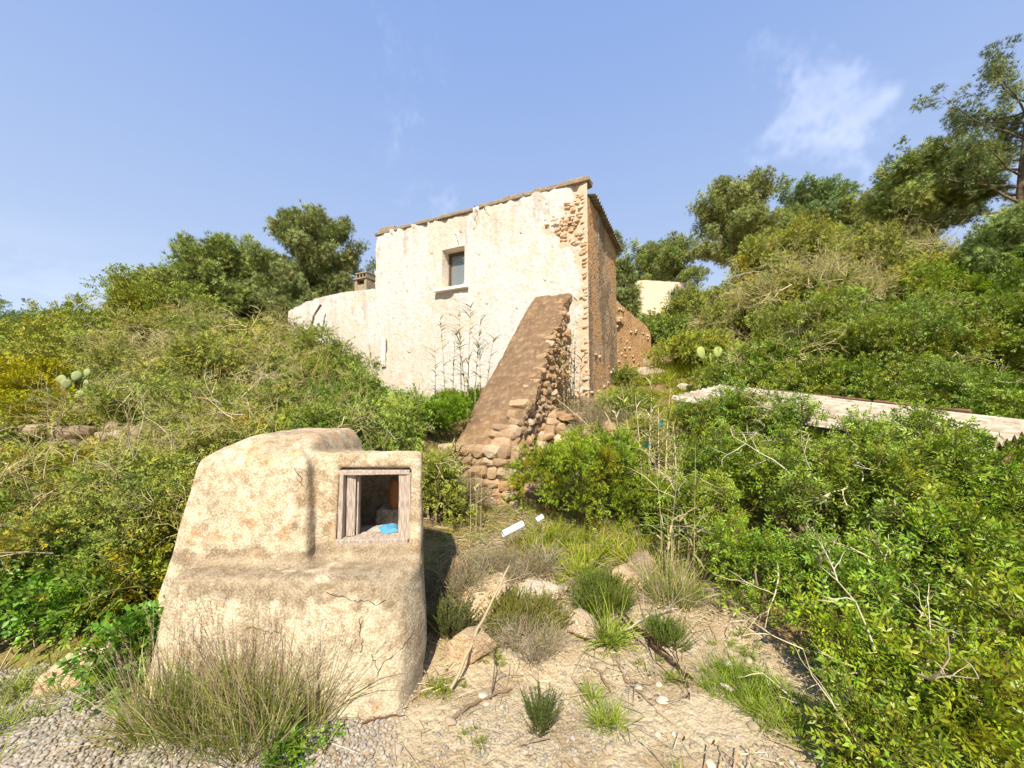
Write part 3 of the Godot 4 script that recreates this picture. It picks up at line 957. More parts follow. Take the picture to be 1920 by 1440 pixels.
	for k in 34:
		var f := rf(0.04, 0.97)
		var y := rf(2.5, 4.45 - 0.45 * f)
		if f > 0.72 and f < 0.92 and y < 3.3: continue
		var p := a0.lerp(a1, f) + rn * 0.005
		stone(house, Vector3(p.x, y, p.z) - rn * 0.02, Vector3(0.11, rf(0.05, 0.09), rf(0.14, 0.28)), Vector3(rf(-0.15, 0.15), 0.23, 0))

func wing_top(x: float) -> float:
	return 4.76 + 0.06 * sin((x - 5.9) * 1.1) - 0.13 * smoothstep(8.4, 9.65, x) * (x - 8.4) + 0.02 * n1.get_noise_1d(x * 5.0)

func corrugated(length: float, width: float, pitch: float, amp: float, col: Color) -> MB:   # waves across x, running along z
	var b := MB.new()
	var nx := int(width / pitch * 6.0)
	for side in 2:
		var at := b.v.size()
		for j in 9:
			for i in nx + 1:
				var x := (float(i) / nx - 0.5) * width
				var z := (j / 8.0 - 0.5) * length
				var y := amp * cos(x / pitch * TAU) - side * 0.007 + 0.006 * n2.get_noise_2d(x * 2.0, z * 2.0)
				var nn := Vector3(amp * TAU / pitch * sin(x / pitch * TAU), 1, 0).normalized() * (1.0 - 2.0 * side)
				var streak := smoothstep(0.0, 0.3, n1.get_noise_2d(x * 13.0 + length, z * 0.9) + 0.4 * n1.get_noise_2d(x * 30.0, z * 6.0))
				b.vert(Vector3(x, y, z), nn, col.lerp(col * Color(0.62, 0.55, 0.46), streak * 0.75))
		for j in 8:
			for i in nx:
				var o := at + j * (nx + 1) + i
				b.quad(o, o + 1, o + nx + 2, o + nx + 1)
	return b

# ---------------------------------------------------------------- buttress
func make_buttress() -> void:
	var t := thing("buttress", "sloping rubble buttress with a brown cement cap propping the white wall", "buttress")
	t.transform = house.transform
	# the mass behind the stones: o metres out from the wall along -z, x from 0.45 (right) to 1.22 (left)
	var core := MB.new()
	var line := [Vector2(-0.1, 3.95), Vector2(0.0, 3.95), Vector2(2.2, 1.72), Vector2(3.0, 0.95), Vector2(3.12, -0.3)]
	var cap := MB.new()
	var nu := 22
	var nv := 110
	for j in nv + 1:
		var f := float(j) / nv * 3.05
		var y := 3.95 - f * 1.0 + 0.03 * n1.get_noise_1d(f * 2.0)
		var ragged := 0.14 * n1.get_noise_1d(f * 3.0 + 30.0) + 0.08 * n1.get_noise_1d(f * 16.0)
		var x0 := 0.43 - 0.03 * f - ragged
		var x1 := 1.24 + 0.025 * f
		for i in nu + 1:
			var g := float(i) / nu
			var x := lerpf(x0, x1, g)
			var p := Vector3(x, y, -f)
			var rough := smoothstep(2.4, 3.1, f + n1.get_noise_2d(x * 3.0, f * 3.0) * 0.8)
			var h := n1.get_noise_3dv(p * 2.5) * 0.03 + n1.get_noise_3dv(p * 9.0) * 0.020 + rough * (rubble(p * 1.1) * 0.10 - 0.05)
			var edge := minf(g, 1.0 - g)
			h -= 0.04 * smoothstep(0.08, 0.0, edge)
			var col := Color(0.60, 0.575, 0.56).lerp(Color(1.0, 0.92, 0.8), rough * 0.7)
			if n1.get_noise_3dv(p * 12.0) > 0.22:
				col = Color(0.80, 0.78, 0.72)
			cap.vert(p + Vector3(0, 0.707, -0.707) * h, Vector3(0, 0.707, -0.707), col)
	for j in nv:
		for i in nu:
			cap.quad(j * (nu + 1) + i, j * (nu + 1) + i + 1, (j + 1) * (nu + 1) + i + 1, (j + 1) * (nu + 1) + i)
	cap.smooth()
	# the cap's thickness along its edges
	for side in [0, nu]:
		var at := cap.v.size()
		var sn := Vector3(-1 if side == 0 else 1, 0, 0)
		for j in nv + 1:
			var p := cap.v[j * (nu + 1) + side]
			cap.vert(p, sn, Color(0.9, 0.85, 0.8))
			cap.vert(p + Vector3(0.02 if side == 0 else -0.02, -0.13 - 0.04 * n1.get_noise_1d(j * 0.4), 0.0), sn, Color(0.9, 0.85, 0.8))
		for j in nv:
			cap.quad(at + j * 2, at + j * 2 + 1, at + j * 2 + 3, at + j * 2 + 2)
	obj("cement_cap", cap.mesh(mats.cement), t)
	for sx in [0.50, 1.17]:
		var at := core.v.size()
		var sn := Vector3(-1 if sx < 1.0 else 1, 0, 0)
		for i in 31:
			var f := i / 30.0 * 3.0
			for k in 25:
				var y := lerpf(-0.3, 3.86 - f, k / 24.0)
				var p := Vector3(sx + f * (-0.04 if sx < 1.0 else 0.02), y, -f)
				core.vert(p + sn * n1.get_noise_3dv(p * 4.0) * 0.04, sn, Color(0.85, 0.72, 0.57))
		for i in 30:
			for k in 24:
				core.quad(at + i * 25 + k, at + i * 25 + k + 1, at + (i + 1) * 25 + k + 1, at + (i + 1) * 25 + k)
	var fat := core.v.size()
	for i in 9:
		for k in 13:
			var p := Vector3(lerpf(0.38, 1.20, i / 8.0), lerpf(-0.3, 0.86, k / 12.0), -3.0 - 0.1 * (1.0 - k / 12.0))
			core.vert(p, Vector3(0, 0, -1), Color(0.85, 0.72, 0.57))
	for i in 8:
		for k in 12:
			core.quad(fat + i * 13 + k, fat + i * 13 + k + 1, fat + (i + 1) * 13 + k + 1, fat + (i + 1) * 13 + k)
	obj("mortar_core", core.mesh(mats.rock), t)
	stone_tones = [Color(1.0, 0.91, 0.80), Color(0.98, 0.85, 0.72), Color(0.93, 0.84, 0.73), Color(1.02, 0.97, 0.90), Color(0.88, 0.80, 0.71)]
	# the eroded right side: courses of stones
	var y := 0.2
	while y < 3.7:
		var hh := rf(0.07, 0.13)
		var o := 0.05
		var reach := 3.0 * (3.85 - y) / 3.0 - 0.04
		while o < minf(reach, 3.0):
			var ln := rf(0.07, 0.19)
			if y > 1.0 - o * 0.35:
				stone(t, Vector3(0.50 - 0.04 * o + rf(-0.05, 0.04), y + rf(-0.02, 0.02), -o - ln * 0.5), Vector3(rf(0.16, 0.26), hh * rf(0.85, 1.1), ln), Vector3(rf(-0.4, 0.4), rf(-0.5, 0.5), rf(-0.35, 0.35)))
			o += ln * 0.93
		y += hh * 0.92
	# the foot: larger stones facing out, and the left side low down
	y = 0.05
	while y < 0.95:
		var hh := rf(0.09, 0.18)
		var x := 0.12
		while x < 1.24:
			var ln := rf(0.10, 0.30)
			stone(t, Vector3(x + ln * 0.5, y + hh * 0.5, -3.04 - 0.08 * (1.0 - y) + rf(-0.03, 0.03)), Vector3(ln * 1.05, hh * 1.05, 0.24), Vector3(rf(-0.15, 0.15), rf(-0.2, 0.2), rf(-0.14, 0.14)), 4)
			x += ln * 0.97
		y += hh * 0.95
	for k in 12:                                # stones breaking through the lower cap
		var f := rf(2.2, 3.0)
		stone(t, Vector3(rf(0.36, 0.75), 3.90 - f, -f), Vector3(rf(0.14, 0.3), rf(0.10, 0.16), rf(0.12, 0.22)), Vector3(0.7, rf(-0.4, 0.4), rf(-0.15, 0.15)), 4)

	# rubble that has spilled out of the right side onto the bank
	var h := thing("rubble_heap", "heap of pale rubble spilling from the buttress's right side down the bank", "rubble")
	for k in 120:
		var o := rf(0.3, 2.9)
		var q := house.transform * Vector3(rf(-0.75, 0.42) + 0.12 * o, 0, -o)
		var near := 1.0 - clampf((0.42 - (q - house.transform.origin).dot(house.transform.basis.x)) / 1.2, 0.0, 1.0)
		var z := rf(0.08, 0.24)
		stone(h, on(q.x, -q.z, z * 0.15 + near * rf(0.0, 0.22)), Vector3(z * rf(0.9, 1.6), z * rf(0.5, 0.9), z), Vector3(rf(-0.4, 0.4), rf(0, TAU), rf(-0.4, 0.4)))

# ---------------------------------------------------------------- lean-to, upper building, wall
func make_shed() -> void:
	var a := Vector3(4.0, 2.10, -9.0)
	var b := Vector3(5.73, 1.40, -4.3)
	var c := Vector3(4.57, 1.10, -3.7)
	var t := thing("lean_to", "low lean-to under pale corrugated sheets, half buried in the bushes", "shed")
	var run := b - a
	var across := (c - b)
	var z := run.normalized()
	var x := (across - z * across.dot(z)).normalized() * -1.0
	var y := z.cross(x)
	if y.y < 0.0:
		x = -x
		y = z.cross(x)
	var wide := 1.34
	var ln := run.length() / 5.0
	for k in range(1, 5):
		var mid := a + run * ((k + 0.5) / 5.0) + across.normalized() * wide * 0.5
		var col := Color(0.78, 0.76, 0.73) if k < 2 else Color(0.74, 0.69, 0.61)
		var m := corrugated(ln * 1.06, wide, 0.15, 0.034, col)
		var o := obj("roof_sheet", m.mesh(mats.fibre_cement), t)
		o.transform = Transform3D(Basis(x, y, z).rotated(z, rf(-0.015, 0.015)), mid + y * (0.012 * (5 - k)))
	for k in 3:
		var f := 0.42 + k * 0.2
		var o := obj("edge_board", noisy_box(Vector3(0.04, 0.03, 0.98), 0.05, 0.008, 0.012, k, Color(0.55, 0.36, 0.26)).mesh(mats.old_wood), t)
		o.transform = Transform3D(Basis(x, y, z), a + run * f - across.normalized() * 0.03 + y * 0.045)
	for f in [0.24, 0.6, 0.97]:
		for s in [0.08, 0.94]:
			var p: Vector3 = a + run * f + across.normalized() * wide * s
			var hh: float = p.y - gh(p.x, -p.z) + 0.3
			if hh > 0.2:
				obj("post", noisy_box(Vector3(0.10, hh, 0.10), 0.1, 0.03, 0.02, 3, Color(0.7, 0.6, 0.5)).mesh(mats.bark), t).position = p - Vector3(0, hh * 0.5 + 0.04, 0)
	for s in [0.06, 0.95]:
		var o := obj("beam", noisy_box(Vector3(0.09, 0.10, run.length() * 0.8), 0.1, 0.02, 0.01, 5, Color(0.6, 0.5, 0.4)).mesh(mats.bark), t)
		o.transform = Transform3D(Basis(x, y, z), a + run * 0.6 + across.normalized() * wide * s - y * 0.07)

func make_upper_building() -> void:
	var t := thing("upper_building", "plain cream rendered building up the slope beyond the farmhouse", "house", Vector3(8.2, 4.3, -21.5))
	t.rotation.y = 0.15
	var m := MB.new()
	for j in 21:
		for i in 31:
			var x := -2.3 + 4.7 * i / 30.0
			var top := 3.95 + 0.35 * smoothstep(-2.3, -0.6, x) + 0.04 * n1.get_noise_1d(x * 3.0)
			m.vert(Vector3(x, -1.0 + (top + 1.0) * j / 20.0, 0.02 * n1.get_noise_2d(x * 2.0, j * 0.4)), Vector3(0, 0, 1), Color(0.80, 0.72, 0.59))
	for j in 20:
		for i in 30:
			m.quad(j * 31 + i, j * 31 + i + 1, (j + 1) * 31 + i + 1, (j + 1) * 31 + i)
	obj("wall", m.mesh(mats.limewash), t)
	obj("body", noisy_box(Vector3(4.6, 4.7, 3.4), 0.6, 0.05, 0.0, 2, Color(0.80, 0.72, 0.59), Vector3(0.05, 1.35, -1.75)).mesh(mats.limewash), t)
	var w := Node3D.new()
	w.name = "window"
	t.add_child(w, true)
	obj("frame", noisy_box(Vector3(0.95, 0.72, 0.06), 0.1, 0.01, 0.0, 1, Color(0.07, 0.14, 0.10), Vector3(1.35, 3.35, 0.04)).mesh(mats.plain), w)
	obj("pane", noisy_box(Vector3(0.40, 0.58, 0.03), 0.1, 0.01, 0.0, 1, Color(0.10, 0.13, 0.13), Vector3(1.58, 3.35, 0.07)).mesh(mats.plain), w)

func make_dry_wall() -> void:
	var t := thing("dry_stone_wall", "low broken dry stone wall on the terrace at the far left", "wall")
	stone_tones = [Color(1, 0.98, 0.92), Color(0.9, 0.85, 0.78), Color(0.8, 0.75, 0.68)]
	for k in 46:
		var f := rf(0.0, 1.0)
		var x := lerpf(-7.6, -4.6, f) + rf(-0.1, 0.1)
		var d := 5.1 + 0.35 * f + rf(-0.12, 0.12)
		var s := rf(0.14, 0.36)
		stone(t, on(x, d, rf(0.0, 0.26)), Vector3(s, s * rf(0.4, 0.7), s * 0.8), Vector3(rf(-0.2, 0.2), rf(0, 3), rf(-0.2, 0.2)), 4)

# ---------------------------------------------------------------- foliage prototypes
func shade(c: Color, v: float) -> Color:
	var k := 1.0 + rf(-v, v)
	return Color(c.r * k * (1.0 + rf(-0.12, 0.12)), c.g * k, c.b * k * (1.0 + rf(-0.2, 0.2)))

func sprig(b: MB, at: Vector3, dir: Vector3, ln: float, pairs: int, leaf_l: float, leaf_w: float, col: Color, stem: Color, droop := 0.25, angle := 0.9) -> void:
	var p := at
	var d := dir
	var side := d.cross(rdir()).normalized()
	var pts := PackedVector3Array([p])
	var rad := PackedFloat32Array([0.003])
	var tone := shade(col, 0.22)
	for k in pairs:
		d = (d + Vector3(0, -droop / pairs, 0) + rdir() * 0.08).normalized()
		p += d * ln / pairs
		pts.append(p)
		rad.append(0.003 * (1.0 - 0.6 * float(k + 1) / pairs))
		var up := side.cross(d).normalized()
		if up.y < 0.0: up = -up
		for s in [-1.0, 1.0]:
			var ld: Vector3 = (d * cos(angle) + side * s * sin(angle) + rdir() * 0.22).normalized()
			b.leaf(p, ld, (up + rdir() * 0.45).normalized(), leaf_l * rf(0.75, 1.2), leaf_w * rf(0.8, 1.15), shade(tone, 0.12))
		side = side.rotated(d, rf(0.2, 1.0))
	b.leaf(p, d, side.cross(d), leaf_l, leaf_w, tone)
	b.tube(pts, rad, 3, stem)

func cluster(kind: String, seed_: int) -> MB:
	rng.seed = seed_
	var b := MB.new()
	match kind:
		"mastic":
			for k in 20:
				var d := rdir()
				d = (d + Vector3(0, 0.55, 0)).normalized()
				sprig(b, d * rf(0.0, 0.10), d, rf(0.08, 0.14), 4, 0.042, 0.0145, Color(0.250, 0.335, 0.024), Color(0.20, 0.15, 0.06))
		"scrub":       # fine grey green leaves on pale twigs
			for k in 20:
				var d := (rdir() + Vector3(0, 0.5, 0)).normalized()
				sprig(b, d * rf(0.0, 0.09), d, rf(0.10, 0.20), 6, 0.034, 0.013, Color(0.330, 0.365, 0.055), Color(0.24, 0.21, 0.08), 0.1, 0.7)
		"broad":
			for k in 20:
				var d := (rdir() + Vector3(0, 0.6, 0)).normalized()
				sprig(b, d * rf(0.0, 0.10), d, rf(0.07, 0.13), 3, 0.042, 0.026, Color(0.16, 0.29, 0.020), Color(0.12, 0.12, 0.04), 0.4, 1.0)
		"spurge":      # small bright whorls
			for k in 26:
				var d := (rdir() + Vector3(0, 0.7, 0)).normalized()
				sprig(b, d * rf(0.02, 0.10), d, rf(0.06, 0.11), 5, 0.021, 0.008, Color(0.27, 0.34, 0.020), Color(0.20, 0.22, 0.04), 0.0, 0.8)
		"golden":
			for k in 26:
				var d := (rdir() + Vector3(0, 0.8, 0)).normalized()
				sprig(b, d * rf(0.02, 0.12), d, rf(0.08, 0.12), 4, 0.038, 0.014, Color(0.36, 0.36, 0.012), Color(0.20, 0.20, 0.04), 0.0, 0.8)
		"far":         # coarse leaves for bushes and trees far off
			for k in 26:
				var d := (rdir() + Vector3(0, 0.4, 0)).normalized()
				sprig(b, d * rf(0.02, 0.22), d, rf(0.14, 0.26), 3, 0.085, 0.034, Color(0.265, 0.305, 0.058), Color(0.24, 0.2, 0.1), 0.1, 0.8)
		"pine":
			for k in 24:
				var d := (rdir() + Vector3(0, 0.35, 0)).normalized()
				var p := d * rf(0.06, 0.26)
				var tone := shade(Color(0.290, 0.335, 0.11), 0.3)
				for j in 15:
					b.needle(p, (d * 0.9 + rdir() * 0.8 + Vector3(0, 0.2, 0)).normalized(), rf(0.09, 0.16), 0.012, shade(tone, 0.15))
		"twigs":       # dry bent twigs
			for k in 9:
				var d := (rdir() + Vector3(0, 0.5, 0)).normalized()
				branchy(b, d * 0.05, d, rf(0.22, 0.42), 0.0045, 2, Color(0.50, 0.43, 0.20))
		"spiny":       # dense dry grey spray, bare
			for k in 16:
				var d := (rdir() + Vector3(0, 0.45, 0)).normalized()
				branchy(b, d * 0.04, d, rf(0.25, 0.5), 0.008, 2, Color(0.46, 0.40, 0.23))
		"grass":
			for k in 34:
				var a := rf(0, TAU)
				var d := (Vector3(cos(a) * rf(0.05, 0.9), 1, sin(a) * rf(0.05, 0.9)) + rdir() * 0.4).normalized()
				var col := shade(Color(0.22, 0.28, 0.03), 0.35) if rf(0, 1) < 0.9 else shade(Color(0.50, 0.42, 0.20), 0.2)
				b.blade(Vector3(cos(a), 0, sin(a)) * rf(0, 0.06), d, Vector3(cos(a), -0.6, sin(a)) * rf(0.2, 1.3), rf(0.07, 0.24), rf(0.003, 0.006), col, col * 1.15)
		"tallgrass":
			for k in 40:
				var a := rf(0, TAU)
				var d := Vector3(cos(a) * rf(0.05, 0.45), 1, sin(a) * rf(0.05, 0.45)).normalized()
				var col := shade(Color(0.24, 0.29, 0.05), 0.3) if rf(0, 1) < 0.62 else shade(Color(0.56, 0.46, 0.23), 0.2)
				b.blade(Vector3(cos(a), 0, sin(a)) * rf(0, 0.09), d, Vector3(cos(a), -0.7, sin(a)) * rf(0.1, 0.8), rf(0.22, 0.52), rf(0.003, 0.006), col, col * 1.1)
			for k in 7:                        # seed heads
				var a := rf(0, TAU)
				var d := Vector3(cos(a) * rf(0.05, 0.35), 1, sin(a) * rf(0.05, 0.35)).normalized()
				var l := rf(0.35, 0.60)
				var p := Vector3(cos(a), 0, sin(a)) * rf(0, 0.06)
				b.blade(p, d, Vector3(cos(a), 0, sin(a)) * 0.15, l, 0.003, Color(0.42, 0.33, 0.17), Color(0.40, 0.31, 0.18))
				for j in 10:
					b.needle(p + d * l * (0.80 + 0.022 * j) + Vector3(cos(a), 0, sin(a)) * l * 0.03, (d + rdir() * 0.5).normalized(), 0.022, 0.004, Color(0.34, 0.25, 0.15))
		"heath":       # small dark needle-leaved dwarf shrub
			for k in 34:
				var a := rf(0, TAU)
				var d := Vector3(cos(a) * rf(0.1, 0.8), 1, sin(a) * rf(0.1, 0.8)).normalized()
				var p := Vector3(cos(a), 0, sin(a)) * rf(0, 0.05)
				var l := rf(0.10, 0.2)
				var tone := shade(Color(0.12, 0.155, 0.035), 0.25)
				b.tube(PackedVector3Array([p, p + d * l]), PackedFloat32Array([0.002, 0.001]), 3, Color(0.25, 0.2, 0.1))
				for j in 16:
					b.leaf(p + d * l * rf(0.25, 1.0), (d + rdir() * 0.6).normalized(), rdir(), 0.018, 0.004, tone)
		"grey_heath":
			for k in 34:
				var a := rf(0, TAU)
				var d := Vector3(cos(a) * rf(0.1, 0.9), 1, sin(a) * rf(0.1, 0.9)).normalized()
				var p := Vector3(cos(a), 0, sin(a)) * rf(0, 0.05)
				branchy(b, p, d, rf(0.12, 0.24), 0.0018, 1, shade(Color(0.44, 0.35, 0.20), 0.3))
				if true:
					for j in 8:
						b.leaf(p + d * rf(0.06, 0.2), (d + rdir() * 0.6).normalized(), rdir(), 0.016, 0.004, Color(0.24, 0.25, 0.09))
	return b

func branchy(b: MB, at: Vector3, dir: Vector3, ln: float, r: float, depth: int, col: Color) -> void:
	var pts := PackedVector3Array([at])
	var rad := PackedFloat32Array([r])
	var p := at
	var d := dir
	var bend := rdir() * 0.5
	for k in 4:
		d = (d + bend * 0.35 + rdir() * 0.28).normalized()
		p += d * ln / 4.0
		pts.append(p)
		rad.append(r * (1.0 - 0.2 * (k + 1)) + 0.0006)
		if depth > 0 and rf(0, 1) < 0.75:
			branchy(b, p, (d + rdir() * 0.9).normalized(), ln * rf(0.35, 0.6), r * 0.6, depth - 1, col)
	b.tube(pts, rad, 3, shade(col, 0.15))

const LEAF_MAT := {"mastic": "gloss_leaf", "scrub": "soft_leaf", "broad": "gloss_leaf", "spurge": "soft_leaf", "golden": "soft_leaf", "far": "soft_leaf", "pine": "needles", "twigs": "twig", "spiny": "twig", "grass": "grass", "tallgrass": "grass", "heath": "soft_leaf", "grey_heath": "soft_leaf"}

func clump(kind: String) -> Array:
	if not protos.has(kind):
		var keep := rng.state
		var a := []
		for k in 4:
			a.append(cluster(kind, hash(kind) % 1000 + k * 17).mesh(mats[LEAF_MAT[kind]]))
		rng.state = keep
		protos[kind] = a
	return protos[kind]

func scatter(parent: Node3D, part: String, kind: String, places: Array, tints: Array) -> void:
	var set_ := clump(kind)
	for v in set_.size():
		var pl := []
		var ti := []
		for k in range(v, places.size(), set_.size()):
			pl.append(places[k])
			ti.append(tints[k])
		if pl.size():
			many(part, set_[v], pl, ti, parent)

# every bush is a thing: stems, foliage and, where the photograph shows them, bare twigs
func bush(label: String, kind: String, x: float, d: float, top: float, r: float, o := {}) -> void:
	var base := on(x, d)
	var h := top - base.y
	if h < 0.25:
		print("LOW ", label, " h=", h)
		h = 0.25
	var called: String = o.get("name", "bush")
	var t := thing(called, label, o.get("category", "bush"), base, o.get("group", ""))
	rng.seed = hash(label)
	var own := rf(0.82, 1.12)
	var cr: float = {"mastic": 0.17, "scrub": 0.19, "broad": 0.16, "spurge": 0.15, "golden": 0.17, "far": 0.34, "pine": 0.30, "spiny": 0.36}[kind]
	var sc: float = float(o.get("scale", 1.0)) * own
	cr *= sc
	var ry := h * 0.56
	var rz: float = r * float(o.get("deep", 0.85))
	var mid := Vector3(0, h - ry, 0)
	var area := TAU * r * (ry + rz) * 0.75
	var count := int(area / (cr * cr) * float(o.get("fill", 1.25))) + 14
	var places := []
	var tints := []
	var sd := rf(0, 50)
	var hue: Color = o.get("tint", Color.WHITE)
	for k in count:
		var u := rdir()
		if u.y < -0.45: u.y = -u.y
		var lump := 0.86 + 0.56 * n2.get_noise_3dv(u * 1.5 + Vector3(sd, 0, 0)) + 0.30 * n2.get_noise_3dv(u * 3.6 + Vector3(0, sd, 0))
		if n2.get_noise_3dv(u * 2.6 + Vector3(0, 0, sd + 9.0)) < (-0.14 if kind == "mastic" else -0.26): continue
		var shell := lump * (1.0 - 0.50 * pow(rf(0, 1), 1.7))
		var p := mid + Vector3(u.x * r, u.y * ry, u.z * rz) * shell
		var gy := gh(x + p.x, d - p.z) - base.y
		if p.y < gy + 0.02: p.y = gy + rf(0.02, cr)
		var up := (u + Vector3(0, 0.7, 0) + rdir() * 0.4).normalized()
		places.append(Transform3D(facing(up, rf(0, TAU), sc * rf(0.75, 1.3)), p))
		var warm := rf(-0.10, 0.08) + 0.13 * n2.get_noise_3dv(p * 1.3 + Vector3(sd, sd, 0))
		var k2 := 1.0 + rf(-0.24, 0.20)
		if n2.get_noise_3dv(p * 2.3 + Vector3(0, sd + 30.0, 0)) > 0.50 and rf(0, 1) < 0.45 and kind != "golden":
			warm += 0.40
			k2 *= 0.85
		tints.append(Color(hue.r * k2 * (1.0 + warm), hue.g * k2, hue.b * k2 * (1.0 - warm)))
	scatter(t, "foliage", kind, places, tints)
	# stems from the root up into the crown
	var b := MB.new()
	for k in int(o.get("stems", 6)):
		var u := (rdir() * Vector3(1, 0.4, 1) + Vector3(0, 0.8, 0)).normalized()
		var q := mid + Vector3(u.x * r, u.y * ry, u.z * rz) * 0.72
		var pts := PackedVector3Array()
		var rad := PackedFloat32Array()
		var w := Vector3(rf(-1, 1), rf(-0.3, 0.3), rf(-1, 1)) * 0.12 * h
		for j in 7:
			var f := j / 6.0
			pts.append(Vector3(rf(-0.02, 0.02), -0.08, rf(-0.02, 0.02)).lerp(q, f) + w * sin(f * PI) + rdir() * 0.02 * h)
			rad.append(lerpf(0.014 + 0.006 * h, 0.004, f))
		b.tube(pts, rad, 5, Color(0.33, 0.26, 0.17))
	obj("stem", b.mesh(mats.twig), t)
	# bare pale branches that stick out of the surface
	var bare_n := int(ceil(float(o.get("bare", 0)) * (0.6 if kind == "mastic" else 1.0)))
	if bare_n:
		var bb := MB.new()
		for k in bare_n:
			var u := (rdir() + Vector3(-0.1, 0.5, 0.9)).normalized()
			var q := mid + Vector3(u.x * r, u.y * ry, u.z * rz) * rf(0.80, 0.98)
			var bs: float = o.get("bare_scale", 1.0)
			branchy(bb, q, (u * 0.3 + rdir()).normalized(), rf(0.25, 0.55) * bs, rf(0.005, 0.010) * bs, 2, Color(0.60, 0.52, 0.32))
		obj("bare_branch", bb.mesh(mats.twig), t, "stuff")
	var tw := float(o.get("twigs", 0.0))
	if tw > 0.0:
		var tp := []
		var tt := []
		for k in int(count * tw * 0.14):
			var u := rdir()
			if u.y < -0.3: u.y = -u.y
			var p := mid + Vector3(u.x * r, u.y * ry, u.z * rz) * rf(0.72, 1.02)
			tp.append(Transform3D(facing((u + rdir() * 0.7).normalized(), rf(0, TAU), sc * rf(0.7, 1.25)), p))
			var k2 := 1.0 + rf(-0.3, 0.25)
			tt.append(Color(k2, k2, k2 * rf(0.8, 1.05)))
		scatter(t, "dry_twig", "twigs", tp, tt)

# pines: a tapered trunk, limbs that fork, and needle puffs toward the limbs' ends
func pine(label: String, x: float, d: float, top: float, r: float, o := {}) -> void:
	var base := on(x, d)
	var h := (top - base.y) * 0.90
	var t := thing(o.get("name", "pine_tree"), label, "tree", base)
	rng.seed = hash(label)
	var trunk := MB.new()
	var lean := Vector3(rf(-0.05, 0.05) + float(o.get("lean", 0.0)), 0, rf(-0.05, 0.05))
	var pts := PackedVector3Array()
	var rad := PackedFloat32Array()
	var r0 := 0.022 * h + 0.03
	for k in 12:
		var f := k / 11.0
		pts.append(Vector3(lean.x * h * f * f + sin(f * 5.0 + r) * 0.02 * h, h * f * 0.96 - 0.2 * (1.0 - f), lean.z * h * f * f))
		rad.append(r0 * (1.0 - 0.88 * f))
	trunk.tube(pts, rad, 8, Color(0.75, 0.70, 0.65))
	var crown_from: float = o.get("from", 0.35)
	var limbs := int(o.get("limbs", 26))
	var places := []
	var tints := []
	var flat: float = o.get("flat", 0.5)
	var puff: float = o.get("puff", 1.0)
	var dense := int(o.get("dense", 6))
	var hue: Color = o.get("tint", Color.WHITE)
	for k in limbs:
		var f := lerpf(crown_from, 0.97, pow((k + rf(0, 0.9)) / limbs, 0.85))
		var at := pts[int(f * 11.0)].lerp(pts[mini(11, int(f * 11.0) + 1)], f * 11.0 - int(f * 11.0))
		var a := k * 2.399 + rf(-0.4, 0.4)
		var g := (f - crown_from) / (1.0 - crown_from)
		var reach := r * (sqrt(maxf(0.0, 1.0 - pow(g * 1.15 - 0.28, 2.0) * 1.25)) if flat < 0.6 else lerpf(0.95, 0.5, g)) * rf(0.65, 1.1)
		reach = maxf(reach, r * 0.25)
		var dir := Vector3(cos(a), rf(0.05, 0.5) + g * 0.35, sin(a)).normalized()
		var lp := PackedVector3Array()
		var lr := PackedFloat32Array()
		var q := at
		var dd := dir
		for j in 6:
			lp.append(q)
			lr.append(maxf(0.006, r0 * 0.36 * (1.0 - f * 0.5) * (1.0 - 0.85 * j / 5.0)))
			dd = (dd + rdir() * 0.22 + Vector3(0, 0.10, 0)).normalized()
			q += dd * reach / 5.0
		trunk.tube(lp, lr, 5, Color(0.72, 0.68, 0.62))
		for j in range(2, 6):
			for m in dense:
				var s := rdir()
				var off := Vector3(s.x, s.y * 0.5 + 0.1, s.z) * rf(0.05, 0.42) * (0.5 + r * 0.16) * (0.5 + j * 0.18)
				if rf(0, 1) < 0.25 and j < 5:
					continue
				var p := lp[j] + off
				places.append(Transform3D(facing((Vector3(0, 0.8, 0) + off.normalized() + rdir() * 0.3).normalized(), rf(0, TAU), puff * rf(0.7, 1.25)), p))
				var k2 := 1.0 + rf(-0.25, 0.25)
				tints.append(Color(hue.r * k2 * rf(0.9, 1.15), hue.g * k2, hue.b * k2))
			if j >= 3 and rf(0, 1) < 0.8:
				var e := lp[j] + (dd + rdir() * 0.8).normalized() * reach * 0.22
				trunk.tube(PackedVector3Array([lp[j], e]), PackedFloat32Array([lr[j] * 0.6, 0.004]), 4, Color(0.7, 0.66, 0.6))
				for m in dense / 2:
					places.append(Transform3D(facing((Vector3(0, 0.7, 0) + rdir() * 0.5).normalized(), rf(0, TAU), puff * rf(0.7, 1.1)), e + rdir() * 0.16 * (0.5 + r * 0.15)))
					var k3 := 1.0 + rf(-0.25, 0.25)
					tints.append(Color(hue.r * k3, hue.g * k3, hue.b * k3))
	obj("trunk", trunk.mesh(mats.bark), t)
	scatter(t, "crown", "pine", places, tints)

